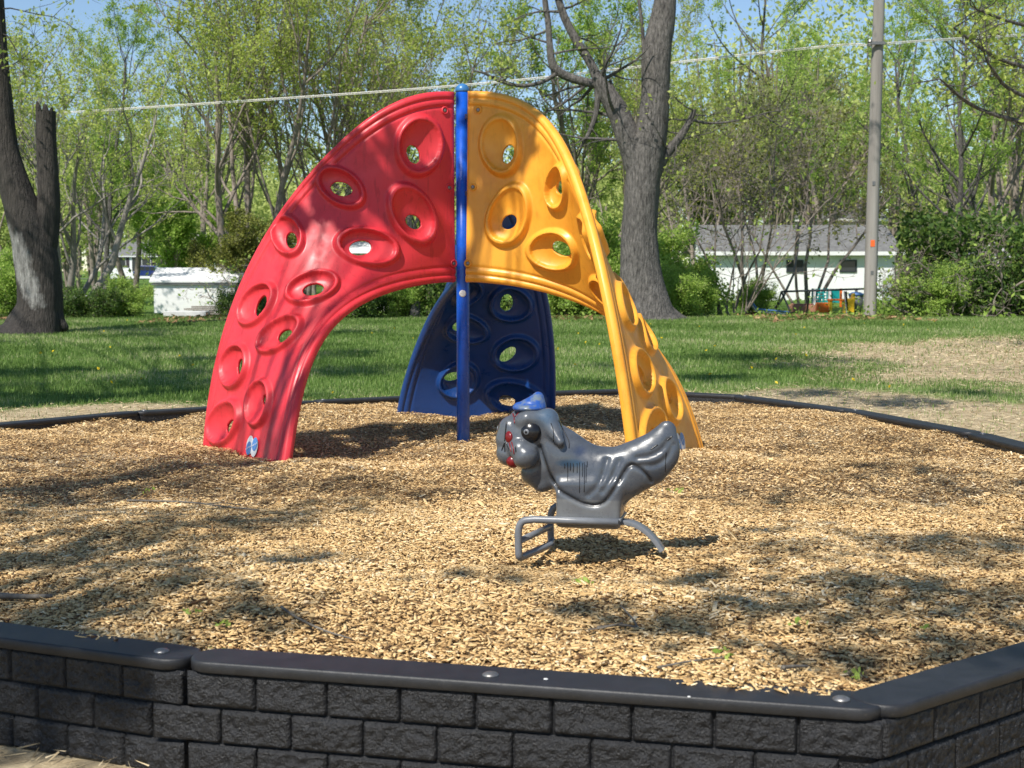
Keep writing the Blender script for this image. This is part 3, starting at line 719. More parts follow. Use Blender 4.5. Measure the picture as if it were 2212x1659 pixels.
for sgn in (1, -1):
    dv = fd3 * .75 + s3 * sgn * .62; dv /= np.linalg.norm(dv)
    c = np.array(hp(60, 85 * sgn, 440)); hit = btree.ray_cast(Vector(c + dv * .3), Vector(-dv))
    hc = np.array(hit[0]) if hit[0] is not None else c + dv * .07
    e_ = ball('eye', hc - dv * .024, (.051), M['black'], rider, (1, 1, .75), dv)
    ball('pupil', hc - dv * .022 + dv * .037 + np.array([0, 0, .003]), .0125, M['railpaint'], e_, (1, 1, .4), dv)
    ball('pupil_dot', hc - dv * .022 + dv * .0405 + np.array([0, 0, .003]), .0065, M['black'], e_, (1, 1, .5), dv)
def onhead(a, b_, cy, dv): 
    c = np.array(hp(a, b_, cy)); hit = btree.ray_cast(Vector(c + dv * .4), Vector(-dv)); return np.array(hit[0]) if hit[0] is not None else c
p = onhead(120, -20, 490, fd3); ball('nose', p + fd3 * -.012 + s3 * .008, .028, M['redpaint'], rider, (1, 1, .5), fd3)
p = np.array(hp(172, -6, 690)); ball('mouth', p, .030, M['redpaint'], rider, (1, 1, 1), fd3)
# little hat
hb_ = MB()
def hat(G):
    c = np.array(hp(-5, 0, 235)); a = np.array(hp(115, -25, 215)); t_ = np.array(hp(-50, 0, 165))
    d = caps(G, a + np.array([0, 0, -.012]), c + np.array([.015, 0, 0]), .020, .040, 1.0)
    d = smin(d, caps(G, c, t_, .043, .025), .02)
    q_ = G - (c + a) / 2 - np.array([.012, 0, -.012]); dd = np.linalg.norm(q_ / np.array([.070, .058, .019]), axis=-1); d = smin(d, (dd - 1) * .017, .008)
    return d
c = np.array(hp(0, 0, 230)); HV, HF = surfnet(hat, c - .12, c + .12, .005)
obj('hat', mesh_np('hat', HV, HF, M['bluepaint'], True), rider)
# paint drips, whiskers: thin raised lines following the surface, seen on the near side
class One:
    def __init__(s, nm, mt): s.nm = nm; s.mt = mt
    def tube(s, P, r, n): m_ = MB(); m_.tube(P, r, n); m_.build(s.nm, s.mt, bo, True)
dr = One('paint_drip', M['black'])
def sline(mb, pts, r, off=.0005):
    P = []
    for cx, cy in chaikin(pts, 2):
        x, z = L2(cx, cy); h_ = btree.ray_cast(Vector((x, -.4, z)), Vector((0, 1, 0)))
        if h_[0] is None: continue
        # parallax: aim from the camera side
        P.append(np.array(h_[0]) + np.array(h_[1]) * off)
    if len(P) > 2: mb.tube(P, r, 6)
def camline(mb, pts, r, off=.0004):
    P = []
    for cx, cy in chaikin(pts, 2):
        px = (1200 + cx / 3.318) / 1.17541; py = (960 + cy / 3.318) / 1.17541
        d = RM.T @ ray(px, py); o = RM.T @ (np.array([0, 0, HC]) - RO); h_ = btree.ray_cast(Vector(o), Vector(d))
        if h_[0] is not None: P.append(np.array(h_[0]) + np.array(h_[1]) * off)
    if len(P) > 2: mb.tube(P, r, 6)
for x, y0, y1 in ((775, 720, 760), (800, 710, 870), (823, 715, 780), (848, 715, 795), (880, 715, 800), (900, 710, 965), (925, 715, 830), (940, 710, 960), (955, 730, 880), (965, 700, 750)):
    camline(dr, [(x, y0), (x + 2, (y0 + y1) / 2), (x, y1)], .0016)
camline(dr, [(720, 350), (770, 450), (815, 530), (812, 590)], .0022); camline(dr, [(660, 380), (685, 450), (680, 535)], .002)
camline(dr, [(1500, 600), (1560, 560)], .003); camline(dr, [(1640, 520), (1680, 490)], .003); camline(dr, [(1630, 620), (1622, 790)], .0016)
wk = One('whisker', M['black'])
for pts in ([(270, 545), (245, 610)], [(270, 545), (272, 620)], [(280, 540), (308, 605)], [(285, 370), (268, 450), (270, 530)], [(360, 570), (365, 620)]):
    camline(wk, [pts[0], ((pts[0][0] + pts[-1][0]) / 2, (pts[0][1] + pts[-1][1]) / 2), pts[-1]], .003)
rl = One('red_paint_line', M['redpaint'])
for pts in ([(340, 300), (350, 340), (390, 290)], [(350, 340), (355, 380)], [(330, 540), (345, 600), (350, 640)], [(310, 545), (325, 620)]):
    camline(rl, pts if len(pts) > 2 else [pts[0], ((pts[0][0] + pts[1][0]) / 2, (pts[0][1] + pts[1][1]) / 2), pts[1]], .003)
# base: bent tube frame at the head end, flat spring bar at the tail end
Yn, Yf = -.115, .28
zr = loc(800, 1195, Yn)[2]; r_t = .0155
def LN(cx, cy): return loc(cx, cy, Yn)
nb_ = [LN(1228, 1215), LN(800, 1200), LN(520, 1190), LN(385, 1205), LN(385, 1420), LN(392, 1545)]
foot = nb_[-1]; foot[2] = max(foot[2], .012)
near = [np.array(p_) for p_ in nb_]
fix = lambda p_: np.array([p_[0], p_[1], p_[2]])
path = [fix(p_) for p_ in near]
xl = path[-1][0]
path[5][2] = max(path[5][2] - .012, .006); path[4][2] -= .01
far = [np.array([p_[0] + (.065 if k_ > 1 else 0), Yf, p_[2]]) for k_, p_ in enumerate(path)]
rail = MB(); rail.tube(chaikin([path[0], path[1], path[2] , path[3], path[4]], 3), r_t, 14); 
fr = MB()
loop = chaikin([path[2] * 1.0, path[3], path[4], path[5] + np.array([.0, 0, 0]), path[5] + np.array([.01, .06, 0]), far[5] - np.array([-.01, .06, 0]), far[5], far[4], far[3], far[2]], 3)
full = np.concatenate([[path[0]], [path[1]], loop, [far[1]]])
fr.tube(full, r_t, 14)
mid = (path[4] + path[5]) / 2; 
zc = path[3][2] * .45 + path[5][2] * .55
fr.tube([(path[4][0], Yn, zc), (far[4][0], Yf, zc)], r_t * .9, 12)
fr.build('tube_frame', M['railpaint'], rider, True)
pm = MB(); xa = loc(715, 1200, 0)[0]; xb = loc(1275, 1200, 0)[0]; zp = path[1][2]
pm.box(((xa + xb) / 2, 0, zp + .004), (xb - xa, .20, .012)); pm.build('mounting_plate', M['railpaint'], rider, bevel=.003)
sb_ = MB(); cpts = chaikin([loc(1180, 1205, -.02), loc(1330, 1210, -.02), loc(1450, 1270, -.02), loc(1545, 1365, -.02), loc(1600, 1450, -.02)], 3)
V_ = []; n = len(cpts)
tg = np.gradient(cpts, axis=0); tg /= np.linalg.norm(tg, axis=1)[:, None]; up_ = np.stack([-tg[:, 2], 0 * tg[:, 0], tg[:, 0]], -1)
for k in range(n):
    for (yy, hh) in ((-.035, -.009), (.035, -.009), (.035, .009), (-.035, .009)): V_.append(cpts[k] + np.array([0, yy, 0]) + up_[k] * hh)
Fc = [(k * 4 + a, k * 4 + (a + 1) % 4, (k + 1) * 4 + (a + 1) % 4, (k + 1) * 4 + a) for k in range(n - 1) for a in range(4)] + [(3, 2, 1, 0), (n * 4 - 4, n * 4 - 3, n * 4 - 2, n * 4 - 1)]
sb_.add(V_, Fc); sb_.build('spring_bar', M['railpaint'], rider, True, bevel=.002)
# ------------------------------------------------------------------ trees
def leafquads(C, sz, v, g):
    n = len(C); az = g.uniform(0, 2 * np.pi, n); a = g.normal(size=(n, 3)); a /= np.linalg.norm(a, axis=1)[:, None]
    b_ = np.cross(a, g.normal(size=(n, 3))); b_ /= np.linalg.norm(b_, axis=1)[:, None] + 1e-9
    s = sz * g.uniform(.55, 1.35, n)[:, None]
    V = np.stack([C - a * s, C + b_ * s * .55, C + a * s, C - b_ * s * .55], 1).reshape(-1, 3)
    return V, np.arange(n * 4).reshape(-1, 4), np.repeat(np.clip(v, 0, 1), 4)
class Tree:
    def __init__(s, seed): s.g = np.random.default_rng(seed); s.t = []; s.q = []; s.n = 0; s.lc = []; s.lv = []
    def tube(s, P, r, sides):
        V, Q = tube_np(P, r, sides); s.t.append(V); s.q.append(Q + s.n); s.n += len(V)
    def limb(s, P, r, sides=10, gnarl=.0):
        """thick hand-placed limb with swellings"""
        P = chaikin(P, 3); r = np.interp(np.linspace(0, 1, len(P)), np.linspace(0, 1, len(r)), r)
        V, Q = tube_np(P, r, sides); k = np.repeat(np.arange(len(P)), sides); a = np.tile(np.arange(sides), len(P)) * 2 * np.pi / sides
        c = P[k]; off = V - c; z = c[:, 2]
        w_ = 1 + gnarl * (np.sin(a * 2 + z * 1.3) * .5 + np.sin(a * 3 - z * 2.1 + 1) * .4 + np.sin(a * 5 + z * 3.3) * .35 + np.sin(a * 9 + z * .9) * .25 + np.sin(a * 14 - z * .7) * .18)
        V = c + off * w_[:, None]; s.t.append(V); s.q.append(Q + s.n); s.n += len(V); return P, r
    def grow(s, p, d, L_, r, lvl, o):
        g = s.g; n = 6 if lvl < 2 else 4; P = [np.array(p, float)]; d = np.array(d, float); d /= np.linalg.norm(d)
        for k in range(n):
            d = d + g.normal(0, o['wig'], 3) + np.array([0, 0, o['up'] * (1 if lvl else .5)]); d /= np.linalg.norm(d); P.append(P[-1] + d * L_ / n)
        P = np.array(P); rr_ = r * (1 - .72 * np.linspace(0, 1, n + 1)); s.tube(P, rr_, (9, 6, 4, 3, 3)[min(lvl, 4)])
        if lvl >= o['lv'] - 1 or (lvl == o['lv'] - 2 and g.random() < .5):
            m = g.poisson(o['leaf'] * (1 if lvl >= o['lv'] - 1 else .6))
            if m:
                t = g.uniform(.15, 1.05, m); i_ = np.clip((t * n).astype(int), 0, n - 1); f_ = (t * n - i_)[:, None]
                C = P[i_] * (1 - f_) + P[i_ + 1] * f_ + g.normal(0, o['lsp'], (m, 3))
                s.lc.append(C); s.lv.append(g.normal(.5 + g.normal(0, .12), .17, m))
        if lvl < o['lv']:
            k = max(1, int(round(o['kids'][min(lvl, len(o['kids']) - 1)] * g.uniform(.8, 1.2))))
            for c in range(k):
                t = g.uniform(o['t0'] if lvl == 0 else .22, 1.0); i_ = min(int(t * n), n - 1); q_ = P[i_] * (1 - (t * n - i_)) + P[i_ + 1] * (t * n - i_)
                ax_ = P[i_ + 1] - P[i_]; ax_ /= np.linalg.norm(ax_); pr = np.cross(ax_, g.normal(size=3)); pr /= np.linalg.norm(pr)
                an = math.radians(g.uniform(*o['ang'])); nd = ax_ * math.cos(an) + pr * math.sin(an)
                s.grow(q_, nd, L_ * g.uniform(*o['len']) * (1.15 - .35 * t), max(r * (1 - .72 * t) * g.uniform(.45, .7), .006), lvl + 1, o)
    def meshes(s, bark, leaf, size, keep=1.0):
        tm = mesh_np('trunk', np.concatenate(s.t), np.concatenate(s.q), bark, True)
        if not s.lc: return tm, None
        C = np.concatenate(s.lc); v = np.concatenate(s.lv)
        V, Q, vv_ = leafquads(C, size, v, s.g); return tm, mesh_np('crown', V, Q, leaf, attr=vv_)
def proto(seed, stems, H_, spread, r, o, bark, leaf, size):
    t = Tree(seed); g = t.g
    for k in range(stems):
        a = 2 * math.pi * (k + g.uniform(-.3, .3)) / stems; sp = spread * g.uniform(.5, 1.2)
        t.grow((.18 * math.cos(a) * (stems > 1), .18 * math.sin(a) * (stems > 1), -.2), (math.cos(a) * sp, math.sin(a) * sp, 1), H_ * g.uniform(.8, 1.05) * (.72 if stems > 1 else .85), r * g.uniform(.7, 1.1), 0, o)
    return t.meshes(M[bark], M[leaf], size)
O1 = dict(wig=.10, up=.10, lv=4, kids=(8, 5, 4, 2), t0=.22, ang=(18, 48), len=(.38, .62), leaf=12, lsp=.10)
PR = {
 'vase': proto(11, 4, 14, .32, .15, O1, 'twig', 'leaf_y', .052),
 'vase2': proto(12, 4, 15, .26, .12, dict(O1, leaf=9), 'twig', 'leaf_y', .052),
 'tall': proto(13, 1, 17, .06, .22, dict(O1, kids=(17, 6, 4, 2), t0=.25, ang=(28, 60), len=(.24, .42), leaf=12), 'bark', 'leaf_g', .056),
 'tall2': proto(14, 2, 16, .14, .19, dict(O1, kids=(13, 6, 4, 2), t0=.25, ang=(22, 52), len=(.26, .45), leaf=12), 'twig', 'leaf_g', .056),
 'pale': proto(15, 5, 9, .55, .13, dict(O1, wig=.15, kids=(6, 4, 4, 2), leaf=4.5), 'palebark', 'leaf_y', .052),
 'bushy': proto(16, 3, 5.2, .25, .07, dict(O1, kids=(9, 6, 4, 2), t0=.12, leaf=16, ang=(15, 40)), 'twig', 'leaf_g', .056),
 'ivy': proto(17, 1, 9, .05, .20, dict(O1, kids=(40, 4, 3, 1), t0=.06, ang=(55, 95), len=(.10, .2), leaf=19, lsp=.2), 'darkbark', 'leaf_d', .08),
 'brush': proto(18, 5, 7.5, .28, .06, dict(O1, wig=.2, up=.03, kids=(8, 6, 5, 2), t0=.55, ang=(25, 75), len=(.3, .55), leaf=.8), 'twig', 'leaf_o', .05),
 'sapling': proto(28, 6, 4.2, .35, .03, dict(O1, wig=.16, up=.05, lv=3, kids=(4, 3, 3), t0=.3, ang=(25, 60), len=(.3, .55), leaf=.4), 'twig', 'leaf_g', .05),
 'low': proto(29, 8, 2.2, .9, .03, dict(O1, wig=.25, up=-.01, lv=3, kids=(6, 5, 3), t0=.15, ang=(25, 75), len=(.35, .6), leaf=.7), 'twig', 'leaf_g', .05),
 'shrub': proto(19, 9, 2.6, .6, .025, dict(O1, wig=.16, lv=3, up=.04, kids=(7, 6, 3), t0=.05, ang=(20, 60), len=(.4, .65), leaf=15, lsp=.12), 'twig', 'leaf_g', .055),
 'shrubd': proto(20, 9, 2.8, .7, .028, dict(O1, wig=.18, lv=3, up=.02, kids=(7, 6, 4), t0=.05, ang=(20, 70), len=(.4, .65), leaf=9, lsp=.14), 'twig', 'leaf_d', .06),
 'olive': proto(21, 6, 4.5, .4, .05, dict(O1, wig=.15, kids=(7, 5, 4, 2), t0=.1, ang=(20, 60), leaf=11), 'twig', 'leaf_o', .06),
}
def plant(kind, name, px, d, sc, rz, label, cat='tree', group=None, lean=(0, 0), y=None):
    tm, cm = PR[kind]; x = (px - CX) / F * d * 1.004
    rt = empty(name, (x, d, T(x, d)), 0, label, cat, group)
    rt.rotation_euler = (lean[0], lean[1], rz); rt.scale = (sc, sc, sc)
    obj('trunk', tm, rt)
    if cm: obj('crown', cm, rt)
    return rt
GT = 'trees beyond the lawn'
for a in [
 ('pale', 'tree', 152, 37, .9, 1.1, 'pale many-stemmed tree with crooked bare limbs just right of the big trunk at left'),
 ('tall', 'tree', 232, 47, .60, 1.0, 'straight grey-trunked tree in front of the distant white house'),
 ('tall2', 'tree', 288, 52, .62, 2.0, 'thin dark-trunked tree beside the parked blue car'),
 ('bushy', 'small_tree', 395, 50, .95, 0.5, 'small bright green bushy tree above the low white shed'),
 ('vase', 'tree', 520, 41, .95, 2.2, 'yellow-green tree fanning out left of the red panel, stems in a V'),
 ('vase2', 'tree', 665, 43, .95, .6, 'dark-stemmed sparse tree rising behind the left shoulder of the red panel'),
 ('vase', 'tree', 790, 46, 1.0, 4.4, 'sparse tree behind the crest of the red panel'),
 ('vase2', 'tree', 905, 44, .9, 3.1, 'open-crowned tree behind the upper right of the red panel, near the post'),
 ('vase', 'tree', 60, 49, .85, 5.4, 'light green tree behind the fork of the big trunk at left'),
 ('tall2', 'tree', 1235, 47, .8, 3.9, 'slender tree behind the top of the yellow panel'),
 ('vase2', 'tree', 1325, 44, .72, 1.5, 'grey thin-stemmed tree between the yellow panel and the big grey trunk'),
 ('ivy', 'tree', 1580, 68, 1.15, .8, 'dark narrow evergreen rising behind the left end of the garage'),
 ('tall', 'tree', 1600, 68, 1.0, 4.9, 'tall bright green tree rising above the white garage roof at its left end'),
 ('tall2', 'tree', 1790, 74, 1.05, .2, 'tall green tree behind the garage roof, left of the utility pole'),
 ('tall', 'tree', 1985, 56, .68, 3.3, 'green tree directly right of the utility pole'),
 ('vase', 'tree', 2165, 44, 1.0, 1.8, 'olive-green spreading tree at the right edge of the picture'),
 ('vase2', 'tree', 1500, 64, .9, 2.7, 'light green tree seen beyond the dark narrow evergreen'),
 ('vase', 'tree', 420, 60, 1.0, 3.6, 'pale green tree beyond the small bushy tree'),
 ('tall', 'tree', 2120, 68, .9, 2.4, 'tall green tree beyond the dark thicket at right'),
 ('brush', 'thicket_tree', 1640, 39, 1.0, 0, 'brown tangled bare thicket leaning over the garage roof'),
 ('brush', 'thicket_tree', 1735, 43, 1.05, 2.1, 'brown leafless tangle nearer the utility pole, over the middle of the garage roof'),
 ('sapling', 'thicket_tree', 1590, 36, .8, 4.0, 'thin bare saplings in front of the left end of the garage'),
 ('low', 'thicket_tree', 520, 36, .95, 1.2, 'bare twiggy brush over the right end of the low white shed'),
 ('olive', 'small_tree', 545, 38, .62, .4, 'dark olive bushy evergreen behind the left edge of the red panel')]:
    kind, nm, px, d, sc, rz, lab = a
    plant(kind, nm, px, d, sc, rz, lab, 'tree' if 'thicket' not in nm else 'thicket', GT)
plant('tall', 'tree', 2075, 42, .62, 1.3, 'leaning grey tree with long bent trunk right of the utility pole', 'tree', GT, (0, -.22))
plant('low', 'thicket_tree', 2020, 34.6, 1.2, 2.2, 'bare twiggy scrub at the foot of the right-hand thicket, next to the pole', 'thicket', GT)
plant('low', 'thicket_tree', 2120, 34.4, 1.5, .7, 'bare twiggy scrub in front of the right-hand thicket near the picture edge', 'thicket', GT)
plant('sapling', 'thicket_tree', 1575, 37, 1.4, 5.1, 'leaning vine-hung tree with its dark trunk tilting toward the utility pole', 'thicket', GT, (0, .3))
GS = 'shrubs along the far edge of the lawn'
for kind, px, d, sc, rz, lab in [
 ('shrub', 20, 34, .62, 0, 'light green shrub left of the big trunk at the left edge'), ('shrubd', 200, 33.5, .40, 1, 'dark shrub just right of the big trunk at left'),
 ('shrub', 275, 34.2, .38, 2, 'green shrub between the big left trunk and the low white shed'), ('shrubd', 540, 33.6, .38, 3, 'low dark scrub at the right end of the low white shed'),
 ('shrub', 890, 34, .42, 4, 'low bright shrub seen beneath the arch of the red panel'), ('shrubd', 785, 33.5, .45, 5, 'dark bent scrub beneath the arch of the red panel, left side'),
 ('shrubd', 948, 34.4, .75, .5, 'tall dark shrub seen beside the blue panel under the arch'), ('shrub', 1215, 35, .55, 1.5, 'shrub seen between the blue and yellow panels'),
 ('shrub', 1310, 35.5, .95, 2.5, 'green shrub between the yellow panel and the big grey trunk'), ('shrub', 1450, 36, .85, 3.5, 'bright green shrub against the right side of the big grey trunk'),
 ('shrub', 1500, 35, .42, 4.5, 'green shrub one step right of the big grey trunk'), ('shrub', 1622, 38, .36, 5.5, 'small round leafy shrub against the white garage wall'),
 ('shrubd', 2062, 34.8, .72, .8, 'large dark green shrub right of the utility pole'), ('shrubd', 2105, 37, 1.35, 1.8, 'tall dark shrub in the right-hand thicket, second from the pole'),
 ('shrubd', 2165, 36, 1.15, 2.8, 'dark shrub of the right-hand thicket near the picture edge'), ('shrubd', 2215, 38, 1.5, 3.8, 'big shrub at the right edge of the picture'),
 ('shrub', 2030, 34.3, .5, 4.2, 'low light green shrub at the foot of the right-hand thicket'), ('shrub', 1440, 34, .5, .2, 'low shrub hugging the base of the big grey trunk on its right side')]:
    plant(kind, 'shrub', px, d, sc, rz, lab, 'shrub', GS)
# white blossom shrub
t = Tree(77); t.grow((0, 0, -.1), (.1, 0, 1), 1.5, .03, 0, dict(O1, lv=3, kids=(7, 5, 3), t0=.2, leaf=0)); g = t.g
bl_c = np.concatenate([p_[::3] for p_ in t.t]) + g.normal(0, .08, (len(np.concatenate([p_[::3] for p_ in t.t])), 3)); bl_c = bl_c[bl_c[:, 2] > .6]
M['blossom'] = leafmat('white_blossom', [(0, (.35, .33, .36)), (1, (.75, .72, .76))], .3)
x_ = (2140 - CX) / F * 35; rt = empty('blossoming_shrub', (x_, 35, T(x_, 35)), 0, 'small shrub with a pale white blossom head in the right-hand thicket', 'shrub', GS)
obj('trunk', mesh_np('trunk', np.concatenate(t.t), np.concatenate(t.q), M['twig']), rt)
Vq, Qq, vq = leafquads(bl_c, .045, g.uniform(0, 1, len(bl_c)), g); obj('blossom', mesh_np('blossom', Vq, Qq, M['blossom'], attr=vq), rt)

def PY(px, py, y, dy=0): p = aty(px, py, y); return np.array([p[0], y + dy, p[2]])
def big(name, y, limbs, label, bark, sides=28, extra=None, leaf=None):
    t = Tree(hash(name) % 1000 if False else len(name) + 40); bx = aty(limbs[0][0][0][0], limbs[0][0][0][1], y); o3 = np.array([bx[0], y, T(bx[0], y)])
    ends = []
    for pts, rr_, sd, gn in limbs:
        P = np.array([PY(p_[0], p_[1], y, p_[2] if len(p_) > 2 else 0) for p_ in pts]) - o3
        k = y / F; Pc, rc = t.limb(P, [q_ * k for q_ in rr_], sd, gn); ends.append((Pc, rc))
    rt = empty(name, o3, 0, label, 'tree', 'large trees standing on the lawn')
    if extra: extra(t, ends)
    tm, cm = t.meshes(M[bark], M[leaf or 'leaf_y'], .055)
    obj('trunk', tm, rt)
    if cm: obj('crown', cm, rt)
    return rt
OT = dict(wig=.16, up=.03, lv=3, kids=(5, 4, 3), t0=.2, ang=(25, 60), len=(.4, .65), leaf=0, lsp=.12)
def ex_right(t, ends):
    for li, n_, L_, r_, lf in ((1, 7, 2.2, .05, 0), (2, 6, 2.0, .035, 3), (3, 6, 1.8, .03, 3), (4, 8, 1.1, .018, 2), (5, 4, .9, .015, 0), (6, 5, .7, .012, 0), (7, 9, 1.6, .022, 1), (8, 5, 1.2, .02, 1)):
        if li >= len(ends): continue
        P, r = ends[li]
        for k in range(n_):
            i_ = t.g.integers(len(P) // 3, len(P)); d = t.g.normal(size=3) * np.array([1, .6, .5]) + np.array([0, 0, .2])
            t.grow(P[i_], d, L_ * t.g.uniform(.5, 1), r_, 1, dict(OT, leaf=lf))
    # crown high above the picture, with the shade it casts
    P, r = ends[0]
    for k in range(10):
        a = t.g.uniform(0, 6.28); t.grow(P[-1] + np.array([0, 0, t.g.uniform(-1.5, 2)]), (math.cos(a), math.sin(a), .8), 4.2, .10, 1, dict(O1, lv=4, leaf=6))
    P, r = ends[2]
    for k in range(5):
        a = t.g.uniform(0, 6.28); t.grow(P[-1], (math.cos(a), math.sin(a), .9), 3, .06, 1, dict(O1, lv=4, leaf=6))
big('large_tree', 32.6, [
 ([(1405, 712), (1393, 655), (1383, 600), (1380, 520), (1385, 440), (1390, 370), (1402, 310), (1412, 250), (1417, 190), (1418, 110), (1432, 40), (1440, -30), (1450, -160), (1455, -320)], [88, 60, 50, 42, 38, 38, 38, 37, 32, 29, 31, 28, 23, 20, 18, 14], 36, .045),
 ([(1385, 400), (1372, 340), (1352, 285), (1330, 230), (1305, 195), (1288, 165)], [20, 27, 26, 22, 17, 15], 18, .06),
 ([(1290, 170), (1277, 136), (1246, 90), (1222, 46), (1205, 0), (1190, -90), (1160, -200)], [12, 9.5, 9, 8.5, 8, 6, 4], 12, .05),
 ([(1300, 185), (1262, 177), (1221, 165), (1193, 145), (1188, 105), (1184, 46), (1176, 0), (1172, -90)], [11, 9, 9, 9, 7, 6.5, 6, 4], 12, .07),
 ([(1204, 158), (1170, 180), (1122, 187), (1076, 175), (1048, 158), (1021, 152)], [6, 4.5, 4, 3.5, 2.5, 1.2], 8, .03),
 ([(1292, 190), (1290, 246), (1268, 298), (1252, 320)], [9, 6, 4.5, 1.5], 8, .05),
 ([(1270, 180), (1238, 208), (1205, 232), (1160, 250)], [4, 3, 2, 1], 6, .03),
 ([(1415, 372), (1438, 332), (1472, 294), (1494, 254), (1500, 236)], [18, 12, 9, 6, 4], 10, .06),
 ([(1492, 258), (1530, 268), (1590, 262), (1650, 245)], [4, 3, 2.2, 1], 6, .04),
 ([(1391, 120), (1388, 60), (1380, 0), (1372, -60)], [4.5, 4, 3.5, 3], 7, .03),
 ([(1352, 300), (1342, 240), (1322, 190), (1318, 172)], [12, 9, 5, 1], 8, .1),
 ([(1410, 640), (1428, 672), (1465, 692), (1500, 700)], [30, 26, 14, 3], 12, .06),
 ([(1375, 650), (1350, 690), (1322, 704)], [26, 22, 4], 12, .06)],
 'large grey-barked tree with a broken side limb, standing behind the yellow panel', 'bark', extra=ex_right)
def ex_left(t, ends):
    P, r = ends[0]
    for k in range(7):
        a = t.g.uniform(0, 6.28); t.grow(P[-1] + np.array([0, 0, t.g.uniform(-1, 1)]), (math.cos(a), math.sin(a), .6), 3.6, .09, 1, dict(O1, lv=4, leaf=9))
    # low leafy sprays at the top left corner
    for (px, py, px2, py2) in ((-5, 60, 120, 60), (0, 10, 150, 0), (-5, 150, 90, 95)):
        a = PY(px, py, 26.5) - PY(75, 712, 26.5) ; b_ = PY(px2, py2, 25.6) - PY(75, 712, 26.5)
        t.grow(a, b_ - a, np.linalg.norm(b_ - a), .016, 1, dict(OT, lv=3, kids=(5, 5, 3), leaf=4, up=-.04))
mb_l = mat('x', (0, 0, 0)); bpy.data.materials.remove(mb_l)
m = noisy('dark_scarred_bark', (.018, .016, .014), (.070, .060, .052), 26, .9, 1.0, .06, 34, (1, 1, .14)); N, L, b = nodes(m)
# bare weathered wood scar, fixed to the trunk
src = b.inputs['Base Color'].links[0].from_socket
tc = N.new('ShaderNodeTexCoord'); sx = N.new('ShaderNodeSeparateXYZ'); L.new(tc.outputs['Object'], sx.inputs[0])
def mth(op, a_, b_): 
    n_ = N.new('ShaderNodeMath'); n_.operation = op
    for k, v_ in enumerate((a_, b_)):
        if isinstance(v_, (int, float)): n_.inputs[k].default_value = v_
        else: L.new(v_, n_.inputs[k])
    return n_.outputs[0]
YL = 26.5; kx = YL / F; ocx = aty(75, 712, YL)
def scx(px): return (px - 75) * kx
def scz(py): return aty(75, py, YL)[2] - T(ocx[0], YL)
tn = noise(N, L, 2.6, 6, .72)
zc_ = mth('SUBTRACT', sx.outputs['Z'], scz(575)); 
xc_ = mth('ADD', mth('SUBTRACT', sx.outputs['X'], scx(66)), mth('MULTIPLY', zc_, .32))
e1 = mth('ADD', mth('POWER', mth('ABSOLUTE', mth('DIVIDE', xc_, 27 * kx), 0), 2), mth('POWER', mth('ABSOLUTE', mth('DIVIDE', zc_, 88 * kx), 0), 2))
e2 = mth('ADD', e1, mth('MULTIPLY', mth('SUBTRACT', tn.outputs['Fac'], .5), 3.6))
fm = N.new('ShaderNodeMapRange'); fm.inputs['From Min'].default_value = 1.3; fm.inputs['From Max'].default_value = .5; L.new(e2, fm.inputs['Value'])
front = mth('LESS_THAN', sx.outputs['Y'], 0.05); fac = mth('MULTIPLY', fm.outputs[0], front)
tw = noise(N, L, 14, 6, .75, 'Object', (1, 1, .25)); rw = ramp(N, L, tw.outputs['Fac'], [(.35, (.09, .085, .08)), (.65, (.38, .37, .35))])
mxs = N.new('ShaderNodeMixRGB'); L.new(fac, mxs.inputs[0]); L.new(src, mxs.inputs[1]); L.new(rw.outputs[0], mxs.inputs[2]); L.new(mxs.outputs[0], b.inputs['Base Color'])
M['scarbark'] = m
big('large_tree', YL, [
 ([(75, 728), (84, 690), (88, 650), (84, 590), (72, 520), (50, 460), (34, 410), (16, 350), (5, 290), (-3, 200), (-12, 100), (-16, 0), (-20, -140), (-30, -300)], [92, 58, 47, 45, 46, 42, 36, 33, 29, 27, 25, 24, 22, 20, 14], 36, .05),
 ([(92, 560), (100, 500), (106, 440), (104, 370), (100, 300), (99, 262), (99, 240)], [24, 28, 25, 22, 21, 21, 21], 22, .04),
 ([(104, 660), (122, 696), (146, 712)], [26, 20, 3], 12, .06), ([(60, 670), (30, 706), (2, 716)], [28, 22, 4], 12, .06),
 ([(88, 275), (84, 236), (80, 218)], [11, 7, 1], 6, .1), ([(106, 262), (111, 240), (113, 232)], [8, 5, 1], 6, .1), ([(101, 270), (99, 238), (97, 224)], [11, 8, 1], 6, .1)],
 'large dark tree at the left with a pale bark scar and a snapped-off second stem', 'scarbark', extra=ex_left)
